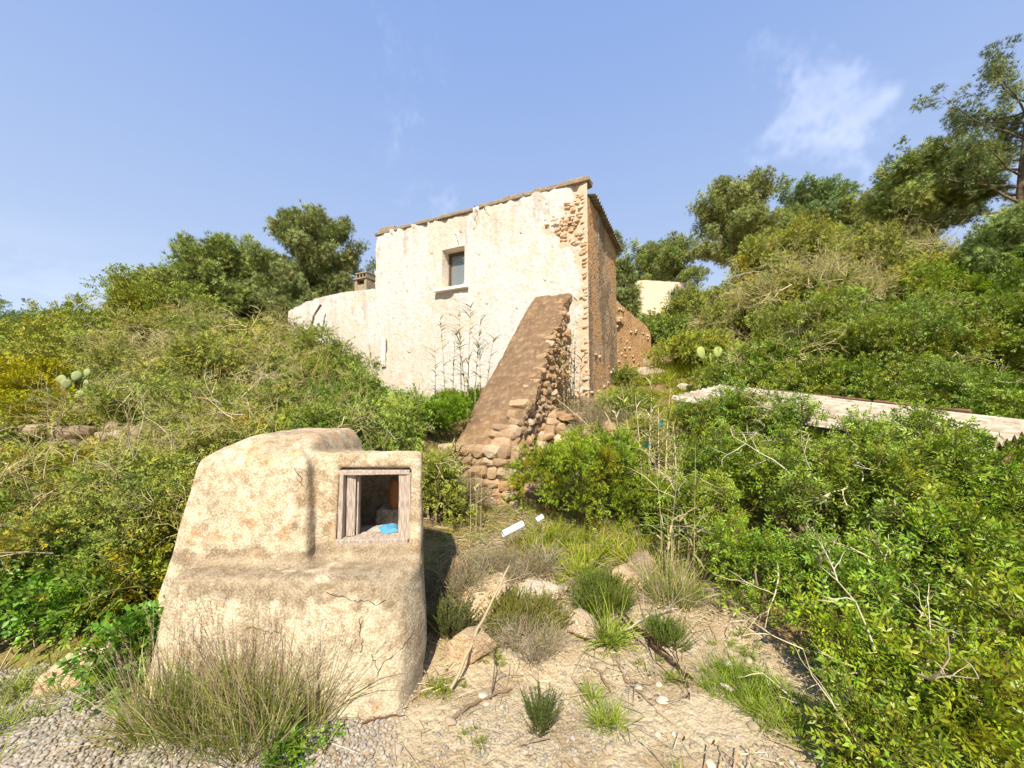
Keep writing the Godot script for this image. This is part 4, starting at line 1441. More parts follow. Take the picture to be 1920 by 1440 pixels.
# ---------------------------------------------------------------- smaller plants
func tuft(label: String, kind: String, x: float, d: float, n: int, r: float, s: float, o := {}) -> void:
	var t := thing(o.get("name", "grass_tuft"), label, o.get("category", "grass tuft"), on(x, d), o.get("group", ""))
	rng.seed = hash(label) + int(x * 100.0)
	var places := []
	var tints := []
	var hue: Color = o.get("tint", Color.WHITE)
	for k in n:
		var a := rf(0, TAU)
		var q := sqrt(rf(0, 1)) * r
		var p := Vector3(cos(a) * q, 0, sin(a) * q * float(o.get("deep", 0.8)))
		p.y = gh(x + p.x, d - p.z) - t.position.y
		var k2 := 1.0 + rf(-0.2, 0.2)
		places.append(Transform3D(facing(Vector3(cos(a) * q / r * 0.35, 1, sin(a) * q / r * 0.35).normalized(), rf(0, TAU), s * rf(0.7, 1.2)), p))
		tints.append(Color(hue.r * k2, hue.g * k2, hue.b * k2 * rf(0.8, 1.2)))
	scatter(t, "blades", kind, places, tints)

func reed(label: String, foot: Vector3, stalks: Array, o := {}) -> void:
	# stalks: [dx, dz, height, lean x]
	var t := thing("giant_reed", label, "reed", foot, o.get("group", ""))
	rng.seed = hash(label)
	var green: Color = o.get("green", Color(0.20, 0.22, 0.09))
	var cane: Color = o.get("cane", Color(0.48, 0.40, 0.22))
	for s in stalks:
		var b := MB.new()
		var p := Vector3(s[0], gh(foot.x + s[0], -foot.z - s[1]) - foot.y - 0.05, s[1])
		var h: float = s[2]
		var pts := PackedVector3Array()
		var rad := PackedFloat32Array()
		for k in 9:
			var f := k / 8.0
			pts.append(p + Vector3(s[3] * f * f * h, h * f, sin(f * 4.0 + h * 9.0) * 0.015))
			rad.append(float(o.get("thick", 0.012)) * (1.0 - 0.75 * f))
		b.tube(pts, rad, 5, shade(cane, 0.15))
		obj("stalk", b.mesh(mats.grass), t)
		var lf := MB.new()
		var leafy: float = o.get("leafy", 1.0)
		for k in int(h * 17.0 * leafy):
			var f := rf(0.30, 1.0)
			var q := pts[int(f * 8.0)].lerp(pts[mini(8, int(f * 8.0) + 1)], f * 8.0 - int(f * 8.0))
			var a := rf(0, TAU)
			var d := Vector3(cos(a) * 0.75, rf(0.5, 1.0), sin(a) * 0.75).normalized()
			var col := shade(green, 0.3) if rf(0, 1) < float(o.get("fresh", 0.7)) else shade(Color(0.46, 0.38, 0.2), 0.2)
			lf.blade(q, d, Vector3(cos(a), -1.0, sin(a)) * rf(0.3, 1.3), rf(0.20, 0.46), rf(0.014, 0.024), col, col)
		if lf.v.size():
			obj("leaves", lf.mesh(mats.grass), t, "stuff")

func prickly_pear(label: String, foot: Vector3, pads: Array, col: Color) -> void:
	var t := thing("prickly_pear", label, "cactus", foot)
	rng.seed = hash(label)
	for q in pads:                               # [offset, size, tilt about z, turn about y]
		var m := MB.new()
		for j in 11:
			var v := PI * j / 10.0
			for i in 13:
				var a := TAU * i / 12.0
				var r := sin(v)
				var yy := -cos(v)
				var p := Vector3(r * cos(a) * 0.36 * (1.0 + 0.25 * yy), yy * 0.5 + 0.5, r * sin(a) * 0.07)
				m.vert(p * q[1], Vector3(r * cos(a), yy, r * sin(a) * 3.0).normalized(), shade(col, 0.05))
		for j in 10:
			for i in 12:
				m.quad(j * 13 + i, j * 13 + i + 1, (j + 1) * 13 + i + 1, (j + 1) * 13 + i)
		var o := obj("pad", m.mesh(mats.plain), t)
		o.transform = Transform3D(Basis(Vector3.UP, q[3]) * Basis(Vector3.BACK, q[2]), q[0])

func rock(label: String, x: float, d: float, size: Vector3, turn: Vector3, sink: float, tone: Color, seed_: int, o := {}) -> void:
	var m := rock_shape(seed_, 16, 1.0, int(o.get("cuts", 14)), 0.25).mesh(tinted("rock", tone))
	var r := obj("rock", m)
	tag(r, label, "rock", o.get("group", ""))
	r.transform = Transform3D(Basis.from_euler(turn) * Basis.from_scale(size), on(x, d, size.y * (0.5 - sink) * 0.8))

func stick(label: String, pts: Array, r: float, col: Color, forks := 0, called := "fallen_branch") -> void:
	rng.seed = hash(label)
	var b := MB.new()
	var at: Vector3 = pts[0]
	var pp := PackedVector3Array()
	var rr := PackedFloat32Array()
	for k in pts.size() - 1:
		for s in 5:
			pp.append((pts[k] as Vector3).lerp(pts[k + 1], s / 5.0) - at + rdir() * r * 0.9)
			rr.append(r * (1.0 - 0.5 * (k + s / 5.0) / pts.size()) * rf(0.85, 1.15))
	pp.append((pts[-1] as Vector3) - at)
	rr.append(r * 0.4)
	b.tube(pp, rr, 6, col)
	for k in forks:
		var i := rng.randi_range(2, pp.size() - 2)
		branchy(b, pp[i], ((pp[i] - pp[i - 1]).normalized() + rdir() * 0.8).normalized(), rf(0.15, 0.35), r * 0.5, 1, col)
	var o := obj(called, b.mesh(mats.bark if r > 0.012 else mats.twig))
	tag(o, label, "branch")
	o.position = at

func lie(x: float, d: float, up := 0.012) -> Vector3:
	return on(x, d, up)

# ---------------------------------------------------------------- loose ground cover
func make_gravel() -> void:
	rng.seed = 77
	var small := []
	for k in 5:
		small.append(rock_shape(300 + k, 2, 0.7, 5))
	var sets := [[], [], [], [], []]
	var cols := [[], [], [], [], []]
	var put := func(x: float, d: float, s: float, tone: Color):
		var k := rng.randi() % 5
		sets[k].append(Transform3D(Basis.from_euler(Vector3(rf(-0.5, 0.5), rf(0, TAU), rf(-0.5, 0.5))).scaled(Vector3(s, s, s) * rf(0.8, 1.2)), on(x, d, s * 0.12)))
		cols[k].append(tone)
	var tries := 0
	while tries < 15000:
		tries += 1
		var d := 1.45 + 2.6 * pow(rf(0, 1), 1.5)
		var x := rf(-0.8, 2.1)
		if rf(0, 1) > path_mask(x, d) * smoothstep(-0.25, 0.25, n1.get_noise_2d(x * 2.2 + 5.0, d * 2.2)): continue
		var s := 0.005 + 0.026 * pow(rf(0, 1), 3.5)
		var k := rf(0.24, 0.44)
		put.call(x, d, s, Color(k, k * rf(0.82, 0.90), k * rf(0.52, 0.70)))
	tries = 0
	while tries < 15000:                         # the grey gravel track, lower left
		tries += 1
		var d := rf(1.5, 2.5)
		var x := rf(-3.4, -0.45)
		if d > 2.38 + 0.1 * n1.get_noise_1d(x * 3.0) or rf(0, 1) > smoothstep(-0.45, -0.75, x): continue
		var k := rf(0.24, 0.44)
		put.call(x, d, rf(0.012, 0.026), Color(k, k * 0.87, k * 0.68))
	tries = 0
	while tries < 1600:                          # rubble on the bank below the house
		tries += 1
		var d := rf(5.4, 7.4)
		var x := rf(0.1, 2.6)
		put.call(x, d, 0.02 + 0.10 * pow(rf(0, 1), 3.0), Color(0.40, 0.34, 0.26) * rf(0.7, 1.1))
	for k in 5:
		var o := many("gravel", small[k].mesh(mats.pebble), sets[k], cols[k])
		tag(o, ["fine pale gravel strewn over the path in front of the well house"][0], "gravel", "gravel on the path")

func make_straw() -> void:                 # dead stems and leaf litter lying about
	rng.seed = 55
	var sets := []
	for v in 4:
		var b := MB.new()
		for k in 14:
			var a := rf(0, TAU)
			var p := Vector3(rf(-0.09, 0.09), rf(0.004, 0.02), rf(-0.09, 0.09))
			var d := Vector3(cos(a), rf(-0.05, 0.25), sin(a)).normalized()
			var col := shade([Color(0.52, 0.42, 0.24), Color(0.40, 0.30, 0.17), Color(0.58, 0.50, 0.33)][k % 3], 0.2)
			if k % 4 == 0:
				b.leaf(p, d, Vector3.UP, rf(0.02, 0.04), rf(0.008, 0.014), col)
			else:
				b.blade(p, d, Vector3(rf(-0.3, 0.3), -0.25, rf(-0.3, 0.3)), rf(0.05, 0.18), rf(0.002, 0.004), col, col)
		sets.append(b.mesh(mats.grass))
	var pl := [[], [], [], []]
	var ti := [[], [], [], []]
	var tries := 0
	while tries < 4200:
		tries += 1
		var d := rf(1.6, 6.8)
		var x := rf(-0.6, 2.4) if tries % 3 else rf(-3.5, 3.5)
		var w := path_mask(x, d)
		var e := 1.0 - absf(w - 0.45) * 1.7
		if rf(0, 1) > maxf(e, 0.0) + smoothstep(2.5, 3.1, d) * 0.5 + 0.05: continue
		pl[tries % 4].append(Transform3D(facing(Vector3(rf(-0.2, 0.2), 1, rf(-0.2, 0.2)).normalized(), rf(0, TAU), rf(0.7, 1.5)), on(x, d)))
		var k := rf(0.7, 1.15)
		ti[tries % 4].append(Color(k, k, k))
	for v in 4:
		tag(many("dry_litter", sets[v], pl[v], ti[v]), "dead straw and leaf litter strewn over the path and the bank", "litter", "dry litter on the ground")

func make_grass() -> void:
	rng.seed = 99
	var places := []
	var tints := []
	var tries := 0
	while tries < 16000:
		tries += 1
		var d := rf(1.6, 9.5)
		var x := rf(-5.5, 6.5)
		var w := path_mask(x, d)
		var nz := n1.get_noise_2d(x * 1.1 + 20.0, d * 1.1)
		var lush := smoothstep(3.1, 3.5, d) * smoothstep(5.6, 5.0, d) * smoothstep(0.0, 0.3, x) * smoothstep(2.2, 1.8, x)
		if rf(0, 1) > (1.0 - w) * (0.25 + lush + smoothstep(0.0, 0.2, nz) * 0.4) * smoothstep(9.5, 5.0, d) + 0.012: continue
		if x < -0.4 and x > -2.3 and d < 3.3 and d > 2.05: continue
		var s := rf(0.35, 0.9) if lush > 0.3 else rf(0.3, 0.7)
		places.append(Transform3D(facing(Vector3(rf(-0.2, 0.2), 1, rf(-0.2, 0.2)).normalized(), rf(0, TAU), s), on(x, d, -0.01)))
		var k := rf(0.75, 1.2)
		var dry := 1.0 if rf(0, 1) < 0.7 else 1.7
		tints.append(Color(k * dry, k, k))
	var set_ := clump("grass")
	for v in set_.size():
		var pl := []
		var ti := []
		for k in range(v, places.size(), set_.size()):
			pl.append(places[k])
			ti.append(tints[k])
		tag(many("grass", set_[v], pl, ti), "fresh green grass sprouting between the bushes and along the path", "grass", "grass on the slope")

func make_undergrowth() -> void:             # low scrub that carpets the slopes on both sides
	rng.seed = 321
	for kind in ["scrub", "mastic"]:
		var pl := [[], [], [], []]
		var ti := [[], [], [], []]
		var n := 0
		while n < 2600:
			var d := rf(0.6, 16.0)
			var x := rf(-16.0, 20.0)
			if (x > 0.0) == (kind == "scrub") or path_mask(x, d) > 0.1: continue
			if x > 0.0 and x < 3.0 + 0.55 * d: continue
			if x < 0.0 and x > -3.3 - 0.6 * d: continue
			n += 1
			if n1.get_noise_2d(x * 0.5 + 31.0, d * 0.5) < -0.12: continue
			var s := rf(0.9, 2.0)
			pl[n % 4].append(Transform3D(facing(Vector3(rf(-0.3, 0.3), 1, rf(-0.3, 0.3)).normalized(), rf(0, TAU), s), on(x, d, rf(0.02, 0.30))))
			var k := rf(0.75, 1.15)
			ti[n % 4].append(Color(k, k, k))
		var set_ := clump(kind)
		for v in 4:
			tag(many("undergrowth", set_[v], pl[v], ti[v]), "low scrub carpeting the slope beyond the bushes", "undergrowth", "undergrowth on the slopes")

# ---------------------------------------------------------------- the scene
func make_sky() -> void:
	var cam := Camera3D.new()
	cam.fov = 90.0
	cam.near = 0.05
	cam.far = 2000.0
	cam.position = Vector3(0, 1.6, 0)
	cam.rotation_degrees = Vector3(3.0, 0, 0)
	add_child(cam)
	cam.current = true
	var sun := DirectionalLight3D.new()
	sun.name = "sun"
	sun.light_energy = 1.5
	sun.light_color = Color(1.0, 0.965, 0.905)
	sun.light_angular_distance = 1.0
	sun.shadow_enabled = true
	var az := deg_to_rad(7.0)
	var el := deg_to_rad(45.0)
	var to_sun := Vector3(-sin(az) * cos(el), sin(el), cos(az) * cos(el))
	add_child(sun)
	sun.look_at_from_position(to_sun * 10.0, Vector3.ZERO)
	var env := Environment.new()
	env.background_mode = Environment.BG_SKY
	var sm := ProceduralSkyMaterial.new()
	sm.sky_top_color = Color(0.415, 0.525, 0.735)
	sm.sky_horizon_color = Color(0.69, 0.75, 0.82)
	sm.sky_curve = 0.38
	sm.ground_bottom_color = Color(0.45, 0.42, 0.36)
	sm.ground_horizon_color = Color(0.66, 0.70, 0.72)
	sm.sun_angle_max = 1.0
	sm.energy_multiplier = 1.0
	# thin cirrus, drawn over the whole sky
	var w := 1024
	var hh := 512
	var f := FastNoiseLite.new()
	f.seed = 13
	f.frequency = 1.0
	f.fractal_octaves = 5
	f.domain_warp_enabled = true
	f.domain_warp_amplitude = 0.5
	f.domain_warp_frequency = 1.2
	var img := Image.create(w, hh, false, Image.FORMAT_RGBA8)
	for y in hh:
		var lat := (0.5 - (y + 0.5) / hh) * PI
		for x in w:
			var lon := (float(x) / w) * TAU
			var d := Vector3(cos(lat) * sin(lon), sin(lat), -cos(lat) * cos(lon))
			if d.y < -0.05:
				continue
			var q := Vector3(d.x, d.y * 0.8, d.z) / (d.y + 0.55)
			var a := f.get_noise_3d(q.x * 1.7, q.y * 1.2 + 3.0, q.z * 1.7)
			var t := smoothstep(0.36, 0.85, a) * 0.5 + smoothstep(0.35, 0.0, d.y) * smoothstep(-0.15, 0.30, f.get_noise_3d(q.x * 0.8 + 7.0, q.y, q.z * 0.8)) * 0.5
			img.set_pixel(x, y, Color(1, 1, 1, clampf(t, 0, 1)))
	sm.sky_cover = ImageTexture.create_from_image(img)
	sm.sky_cover_modulate = Color(0.66, 0.63, 0.60)
	var sky := Sky.new()
	sky.sky_material = sm
	env.sky = sky
	env.background_energy_multiplier = 1.0
	env.tonemap_mode = Environment.TONE_MAPPER_LINEAR
	env.tonemap_exposure = 1.6
	env.sdfgi_enabled = true
	env.ssao_enabled = true
	env.ssil_enabled = true
	var we := WorldEnvironment.new()
	we.environment = env
	add_child(we)

func _ready() -> void:
	make_sky()
	rng.seed = 1
	n1.seed = 11
	n1.frequency = 0.5
	n1.fractal_octaves = 4
	n2.seed = 23
	n2.frequency = 0.5
	n2.fractal_type = FastNoiseLite.FRACTAL_NONE
	nc.seed = 31
	nc.noise_type = FastNoiseLite.TYPE_CELLULAR
	nc.frequency = 4.2
	nc.fractal_type = FastNoiseLite.FRACTAL_NONE
	nc.cellular_return_type = FastNoiseLite.RETURN_DISTANCE2_SUB
	make_materials()
	make_ground()
	make_house()
	make_buttress()
	make_well()
	make_shed()
	make_upper_building()
	make_dry_wall()
	plant()
	litter()
	make_gravel()
	make_grass()
	make_straw()
	make_undergrowth()

func plant() -> void:
	# --- trees
	pine("big dense pine rising behind the farmhouse's low wing", -8.979, 17.5, 10.809, 2.625, {"from": 0.2, "limbs": 46, "dense": 8, "puff": 1.2})
	pine("dark pine with an open crown on the slope right of the house", 10.609, 18, 12.393, 2.125, {"from": 0.28, "limbs": 32, "dense": 6, "puff": 1.1, "tint": Color(1.15, 1.1, 1.0)})
	pine("small pale pine with sparse crown between the house and the open pine", 10.707, 25, 12.318, 2.153, {"from": 0.3, "limbs": 20, "dense": 4, "tint": Color(1.1, 1.1, 1.2)})
	pine("bushy pine behind the grey dry thicket", 18.067, 23, 14.647, 3.354, {"from": 0.15, "limbs": 38, "dense": 7, "puff": 1.2, "tint": Color(0.95, 1.1, 1.15)})
	pine("narrow ragged pine top just right of the bushy pine", 19.02, 21, 12.958, 2.042, {"from": 0.15, "limbs": 34, "dense": 6, "puff": 1.2, "tint": Color(1.2, 1.1, 0.9)})
	pine("umbrella shaped pine with forked trunk above the right slope", 14.054, 12.5, 9.391, 2.17, {"from": 0.6, "limbs": 40, "dense": 8, "puff": 1.0, "flat": 0.8, "tint": Color(1.15, 1.15, 0.8)})
	pine("tall thin pine with airy crown at the right edge", 14.334, 10.5, 11.038, 2.698, {"from": 0.30, "limbs": 26, "dense": 4, "lean": -0.04, "puff": 0.85, "tint": Color(0.85, 0.9, 1.0)})
	pine("dark low pine under the tall airy pine at the right edge", 11.684, 8.5, 5.986, 1.003, {"from": 0.2, "limbs": 30, "dense": 7, "puff": 1.0, "tint": Color(0.9, 1.0, 0.8)})
	pine("slender pine peeping out behind the rusty eave of the house", 5.289, 20, 11.191, 0.944, {"from": 0.3, "limbs": 18, "dense": 5})
	pine("rounded pine left of the big dense pine", -11.699, 18, 8.019, 2.875, {"from": 0.1, "limbs": 40, "dense": 8, "puff": 1.25, "tint": Color(1.1, 1.1, 0.9)})
	pine("broad pine second left of the big dense pine", -13.115, 17, 8.274, 3.069, {"from": 0.1, "limbs": 44, "dense": 8, "puff": 1.25, "tint": Color(1.1, 1.15, 0.85)})
	pine("low spreading pine farthest left of the pines behind the wing", -14.787, 16.5, 7.129, 2.177, {"from": 0.08, "limbs": 36, "dense": 8, "puff": 1.2, "tint": Color(1.1, 1.1, 0.85)})
	pine("pine filling the skyline between the open pine and the bushy pine", 15.02, 22, 12.31, 2.444, {"from": 0.1, "limbs": 32, "dense": 6, "puff": 1.2, "tint": Color(1.1, 1.1, 0.9)})
	pine("low dull pine below the ragged pine top", 16.907, 17, 9.505, 1.889, {"from": 0.1, "limbs": 30, "dense": 6, "puff": 1.2, "tint": Color(1.1, 1.05, 0.85)})
	pine("small pine beside the upper building's left corner", 4.809, 17, 8.029, 0.708, {"from": 0.2, "limbs": 28, "dense": 7, "puff": 1.2})
	pine("low rounded pine above the upper building's roof", 10.121, 26, 11.808, 2.889, {"from": 0.2, "limbs": 32, "dense": 7, "puff": 1.3, "tint": Color(1.1, 1.15, 0.9)})
	# --- far bushes and trees on the left skyline
	bush("dark round tree farthest left on the skyline", "far", -42.441, 32, 8.854, 3.111, {"name": "round_tree", "category": "tree", "scale": 1.5, "tint": Color(0.75, 0.95, 1.2)})
	bush("dark round tree on the left skyline beside the yellowish bushes", "far", -32.375, 27, 7.338, 3.375, {"name": "round_tree", "category": "tree", "scale": 1.3, "tint": Color(0.72, 0.95, 1.0)})
	bush("second dark skyline tree left of the olive coloured bush", "far", -36.587, 29, 7.516, 2.819, {"name": "round_tree", "category": "tree", "scale": 1.3, "tint": Color(0.75, 0.95, 1.1)})
	bush("olive coloured bush on the skyline right of the dark trees", "far", -16.428, 15, 5.128, 2.292, {"tint": Color(1.25, 1.15, 0.8)})
	bush("tall olive bush on the skyline with a sprouting top", "far", -14.1, 14.5, 6.043, 2.417, {"tint": Color(1.15, 1.15, 0.8), "twigs": 0.1})
	bush("green bush between the skyline pines and the sprouting bush", "far", -12.574, 14.5, 6.209, 2.014, {"tint": Color(1.05, 1.1, 0.85)})
	bush("grey twiggy bush below the skyline left of the wing", "scrub", -9.741, 11, 4.422, 1.833, {"scale": 1.5, "twigs": 0.6})
	bush("dull green bush filling the slope under the left skyline", "far", -12.758, 12, 3.574, 2.5, {"tint": Color(1.3, 1.2, 0.85), "twigs": 0.15})
	bush("low grey green bush far left under the dark trees", "far", -16.525, 13, 3.372, 2.347, {"tint": Color(1.1, 1.1, 1.0)})
	# --- left thicket
	bush("pale twig bush in front of the wing's left end", "scrub", -6.067, 9.2, 3.633, 1.533, {"twigs": 0.7, "bare": 4, "scale": 1.3})
	bush("leafy bush against the low white wing", "scrub", -3.668, 7.6, 2.85, 0.897, {"scale": 1.2, "twigs": 0.1, "tint": Color(0.8, 0.9, 0.8), "fill": 0.8})
	bush("twiggy grey bush left of the leafy bush by the wing", "scrub", -5.238, 7.2, 2.784, 1.4, {"twigs": 0.8, "bare": 6, "scale": 1.2})
	bush("thorny pale bush on the left slope above the terrace wall", "scrub", -7.163, 8, 2.916, 1.444, {"twigs": 0.5, "bare": 4, "scale": 1.2})
	bush("olive thorny bush behind the prickly pear", "scrub", -7.892, 7.6, 2.317, 1.267, {"twigs": 0.5, "scale": 1.2, "bare": 3})
	bush("dry branched bush right of the prickly pear", "scrub", -5.693, 5.9, 1.704, 0.983, {"twigs": 0.9, "bare": 6})
	bush("straw coloured bush above the tall block of the well house", "scrub", -3.827, 5.2, 1.728, 1.083, {"twigs": 0.9, "bare": 6})
	bush("grey bush at the foot of the white wall, left part", "scrub", -3.566, 6.4, 2.114, 1.156, {"twigs": 0.6, "bare": 5, "tint": Color(0.9, 0.95, 0.9)})
	bush("dark green bush at the foot of the white wall below the window", "mastic", -2.364, 6.3, 1.86, 0.963, {"twigs": 0.3, "tint": Color(0.7, 0.85, 0.7), "bare": 3})
	bush("green shrub between the white wall and the buttress foot", "spurge", -1.462, 6.2, 1.649, 0.775, {"twigs": 0.2, "tint": Color(0.75, 1.0, 0.6)})
	bush("twiggy shrub directly behind the well opening", "scrub", -1.977, 4.6, 1.573, 0.958, {"twigs": 0.5, "bare": 5, "tint": Color(0.85, 0.95, 0.8)})
	bush("shrub with arching pale stems left behind the well house", "scrub", -2.852, 4.2, 1.529, 0.758, {"twigs": 0.7, "bare": 4})
	bush("low grey shrub between well house and buttress", "scrub", -0.877, 4.3, 1.054, 0.299, {"twigs": 0.3, "bare": 2})
	bush("wide grey green bush left of the well house", "scrub", -3.594, 3.7, 1.13, 0.771, {"twigs": 0.45, "scale": 0.9, "bare": 6})
	bush("dense bush pressed against the well's sloping left side", "scrub", -2.726, 3.15, 1.028, 0.416, {"twigs": 0.2, "bare": 1, "scale": 0.85})
	bush("straw flecked bush at the left edge under the stone wall", "scrub", -4.782, 3.9, 1.105, 0.921, {"twigs": 0.6, "bare": 6, "tint": Color(1.1, 1.05, 0.8)})
	bush("lower olive bush in front of the straw flecked bush", "scrub", -3.432, 3.1, 0.744, 0.646, {"twigs": 0.3, "scale": 0.8, "bare": 4})
	bush("olive bush at the left edge above the broad leaved bush", "mastic", -4.156, 3.1, 0.786, 0.603, {"twigs": 0.4, "bare": 3})
	bush("bright broad leaved bush in the lower left corner", "broad", -3.316, 2.75, 0.382, 0.516, {"bare": 2})
	bush("small broad leaved bush at the well's left foot", "broad", -2.095, 2.25, 0.309, 0.181, {})
	bush("dark tangle between the broad leaved bush and the well", "scrub", -2.736, 2.8, 0.453, 0.272, {"tint": Color(0.7, 0.85, 0.6), "twigs": 0.4})
	bush("golden yellow bush at the left edge", "golden", -7.741, 6, 2.25, 0.792, {})
	bush("lower golden shrub in front of the golden yellow bush", "golden", -6.792, 5.5, 1.644, 0.497, {})
	# --- foot of the house
	bush("leafy shrub behind the reeds at the foot of the white wall", "spurge", -0.972, 7, 1.753, 0.681, {"tint": Color(0.7, 0.9, 0.7)})
	bush("small green shrub between the reeds and the buttress", "spurge", -0.31, 6.4, 1.447, 0.356, {"tint": Color(0.75, 0.95, 0.7)})
	bush("grey green shrub growing on the ledge beside the house corner", "scrub", 1.993, 7, 1.753, 0.408, {"scale": 0.8, "twigs": 0.3})
	bush("bright green shrub beside the concrete slab", "spurge", 2.556, 8, 1.852, 0.467, {})
	bush("low shrub at the foot of the rear wing", "scrub", 2.925, 10, 2.403, 0.417, {})
	bush("dull shrub covering the bank above the round bright bush", "scrub", 1.951, 6, 1.332, 0.417, {"scale": 0.8, "twigs": 0.4})
	# --- centre
	bush("round bright green bush at the foot of the buttress", "spurge", 0.901, 4.5, 1.226, 0.8, {"stems": 9, "fill": 1.6})
	bush("small bright green shrub right of the round bush", "spurge", 1.528, 4.2, 0.781, 0.35, {})
	# --- slope right of the house
	bush("dark bush beside the rear wing's door", "far", 5.598, 14, 4.694, 1.069, {"tint": Color(0.9, 1.0, 0.8)})
	bush("grey green bush below the upper building's window", "far", 7.243, 14.5, 5.629, 1.611, {"tint": Color(1.15, 1.1, 1.0), "twigs": 0.3})
	bush("pale twiggy bush under the open pine", "scrub", 7.43, 12, 4.934, 1.5, {"scale": 1.6, "twigs": 0.6, "bare": 5, "bare_scale": 2.0})
	bush("dry grey thicket crowned with radiating branches", "scrub", 8.011, 10.5, 5.344, 1.896, {"scale": 1.5, "twigs": 0.8, "bare": 16, "bare_scale": 1.8})
	bush("dry olive thicket below the bushy pine", "far", 9.963, 13.5, 7.584, 2.438, {"tint": Color(1.3, 1.2, 1.0), "twigs": 0.5})
	bush("dry grey thicket left of the umbrella pine's trunk", "scrub", 11.094, 11.5, 6.614, 1.757, {"scale": 1.6, "twigs": 0.7, "bare": 9, "bare_scale": 1.8})
	bush("straw coloured scrub under the umbrella pine", "scrub", 10.953, 10.2, 5.237, 1.417, {"scale": 1.5, "twigs": 0.7, "bare": 6, "bare_scale": 2.0, "tint": Color(1.2, 1.1, 0.9)})
	bush("green understory bush behind the dry thickets", "far", 11.291, 12.5, 5.788, 2.604, {"tint": Color(1.15, 1.15, 0.85), "twigs": 0.3})
	bush("olive bush between rear wing and prickly pear", "scrub", 5.146, 10.5, 3.505, 1.24, {"scale": 1.4, "twigs": 0.4, "tint": Color(1.1, 1.1, 0.8)})
	bush("glossy bush beside the prickly pear above the lean-to", "mastic", 5.277, 8.2, 2.949, 1.253, {"scale": 1.2, "bare": 5, "twigs": 0.15})
	bush("green and grey bush below the radiating dry thicket", "mastic", 7.006, 8.6, 3.684, 1.672, {"scale": 1.2, "bare": 8, "twigs": 0.3})
	bush("glossy bush above the middle of the lean-to roof", "mastic", 7.352, 7.6, 3.172, 1.478, {"bare": 5, "scale": 1.1})
	bush("dark glossy bush above the right end of the lean-to roof", "mastic", 8.747, 7.4, 3.656, 1.542, {"bare": 5, "scale": 1.1})
	bush("tall dark bush at the right edge under the low pine", "mastic", 9.719, 7.2, 4.219, 1.3, {"bare": 3, "tint": Color(0.85, 0.95, 0.8), "scale": 1.1})
	bush("yellowish bush on the right slope below the gap of sky", "mastic", 11.254, 9.6, 4.954, 1.6, {"scale": 1.3, "tint": Color(1.15, 1.15, 0.8), "bare": 3})
	bush("low glossy bush along the upper edge of the roof sheets", "mastic", 6.498, 6.3, 2.194, 0.963, {"bare": 4})
	bush("low dark bush above the roof's right end", "mastic", 7.401, 5.9, 2.156, 1.065, {"bare": 4, "tint": Color(0.85, 0.95, 0.8)})
	bush("low bush above the roof between prickly pear and the glossy bushes", "mastic", 5.825, 7.2, 2.38, 1, {"bare": 4})
	# --- mastic mass in front of the lean-to
	bush("glossy bush in front of the lean-to's far end", "mastic", 3.064, 6.4, 1.651, 0.516, {"bare": 2})
	bush("glossy bush covering the left part of the lean-to", "mastic", 3.747, 6.2, 1.787, 0.603, {"bare": 3})
	bush("glossy bush with a gap over the white sheets", "mastic", 4.045, 5.4, 1.62, 0.495, {"bare": 3})
	bush("leafy spray reaching over the lean-to's lower edge", "mastic", 4.145, 4.6, 1.554, 0.396, {"bare": 2, "tint": Color(1.1, 1.1, 1.0)})
	bush("small bush before the lean-to's broken corner", "mastic", 4.007, 3.6, 1.39, 0.41, {"bare": 1, "tint": Color(1.0, 1.05, 1.0)})
	bush("wide bush left of the deep shadow in the right thicket", "mastic", 2.665, 4.7, 1.326, 0.718, {"bare": 6, "tint": Color(1.05, 1.0, 0.9)})
	bush("bush by the pale reeds at the thicket's left rim", "mastic", 1.767, 3.9, 0.839, 0.433, {"bare": 3})
	bush("middle bush of the right thicket with pale twigs", "mastic", 2.904, 3.9, 1.158, 0.65, {"bare": 7})
	bush("bush below the lean-to's lower edge", "mastic", 3.32, 3.5, 1.012, 0.583, {"bare": 5})
	bush("dark bush at the right edge below the lean-to's corner", "mastic", 4.219, 3.3, 1.046, 0.55, {"bare": 4, "tint": Color(0.8, 0.95, 0.8)})
	bush("low bush on the rim of the gravel path", "mastic", 1.881, 3, 0.611, 0.333, {"bare": 3, "tint": Color(0.95, 1.1, 0.9)})
	bush("bush at the middle right edge of the thicket", "mastic", 3.096, 2.7, 0.782, 0.488, {"bare": 5, "tint": Color(0.95, 1.0, 0.8)})
	bush("bush in the heart of the thicket beside the dark hollow", "mastic", 2.315, 2.7, 0.638, 0.375, {"bare": 5})
	bush("yellow tipped bush near the lower right corner", "mastic", 1.92, 2.1, 0.381, 0.306, {"bare": 5, "tint": Color(1.12, 1.12, 0.8)})
	bush("foremost bush in the lower right corner", "mastic", 1.948, 1.75, 0.493, 0.292, {"bare": 4, "tint": Color(1.1, 1.1, 0.9)})
	bush("bush with a forked white branch at the right edge", "mastic", 2.608, 2, 0.622, 0.306, {"bare": 5, "tint": Color(1.1, 1.05, 0.8)})
	bush("lowest bush touching the gravel in the lower right", "mastic", 1.558, 1.72, 0.291, 0.143, {"bare": 1})
	# --- tufts
	tuft("big sprawling tuft of half dry grass in front of the well house", "tallgrass", -1.349, 1.93, 20, 0.36, 0.85, {"deep": 0.4})
	tuft("tall seeding grass against the well's bench", "tallgrass", -1.186, 2.02, 16, 0.34, 1.0, {"deep": 0.2})
	tuft("yellow grass clump left of the big sprawling tuft", "tallgrass", -1.678, 2, 14, 0.18, 0.9)
	tuft("green weeds at the bottom edge below the well", "broad", -0.986, 1.86, 8, 0.16, 0.55, {"name": "weed", "category": "weed"})
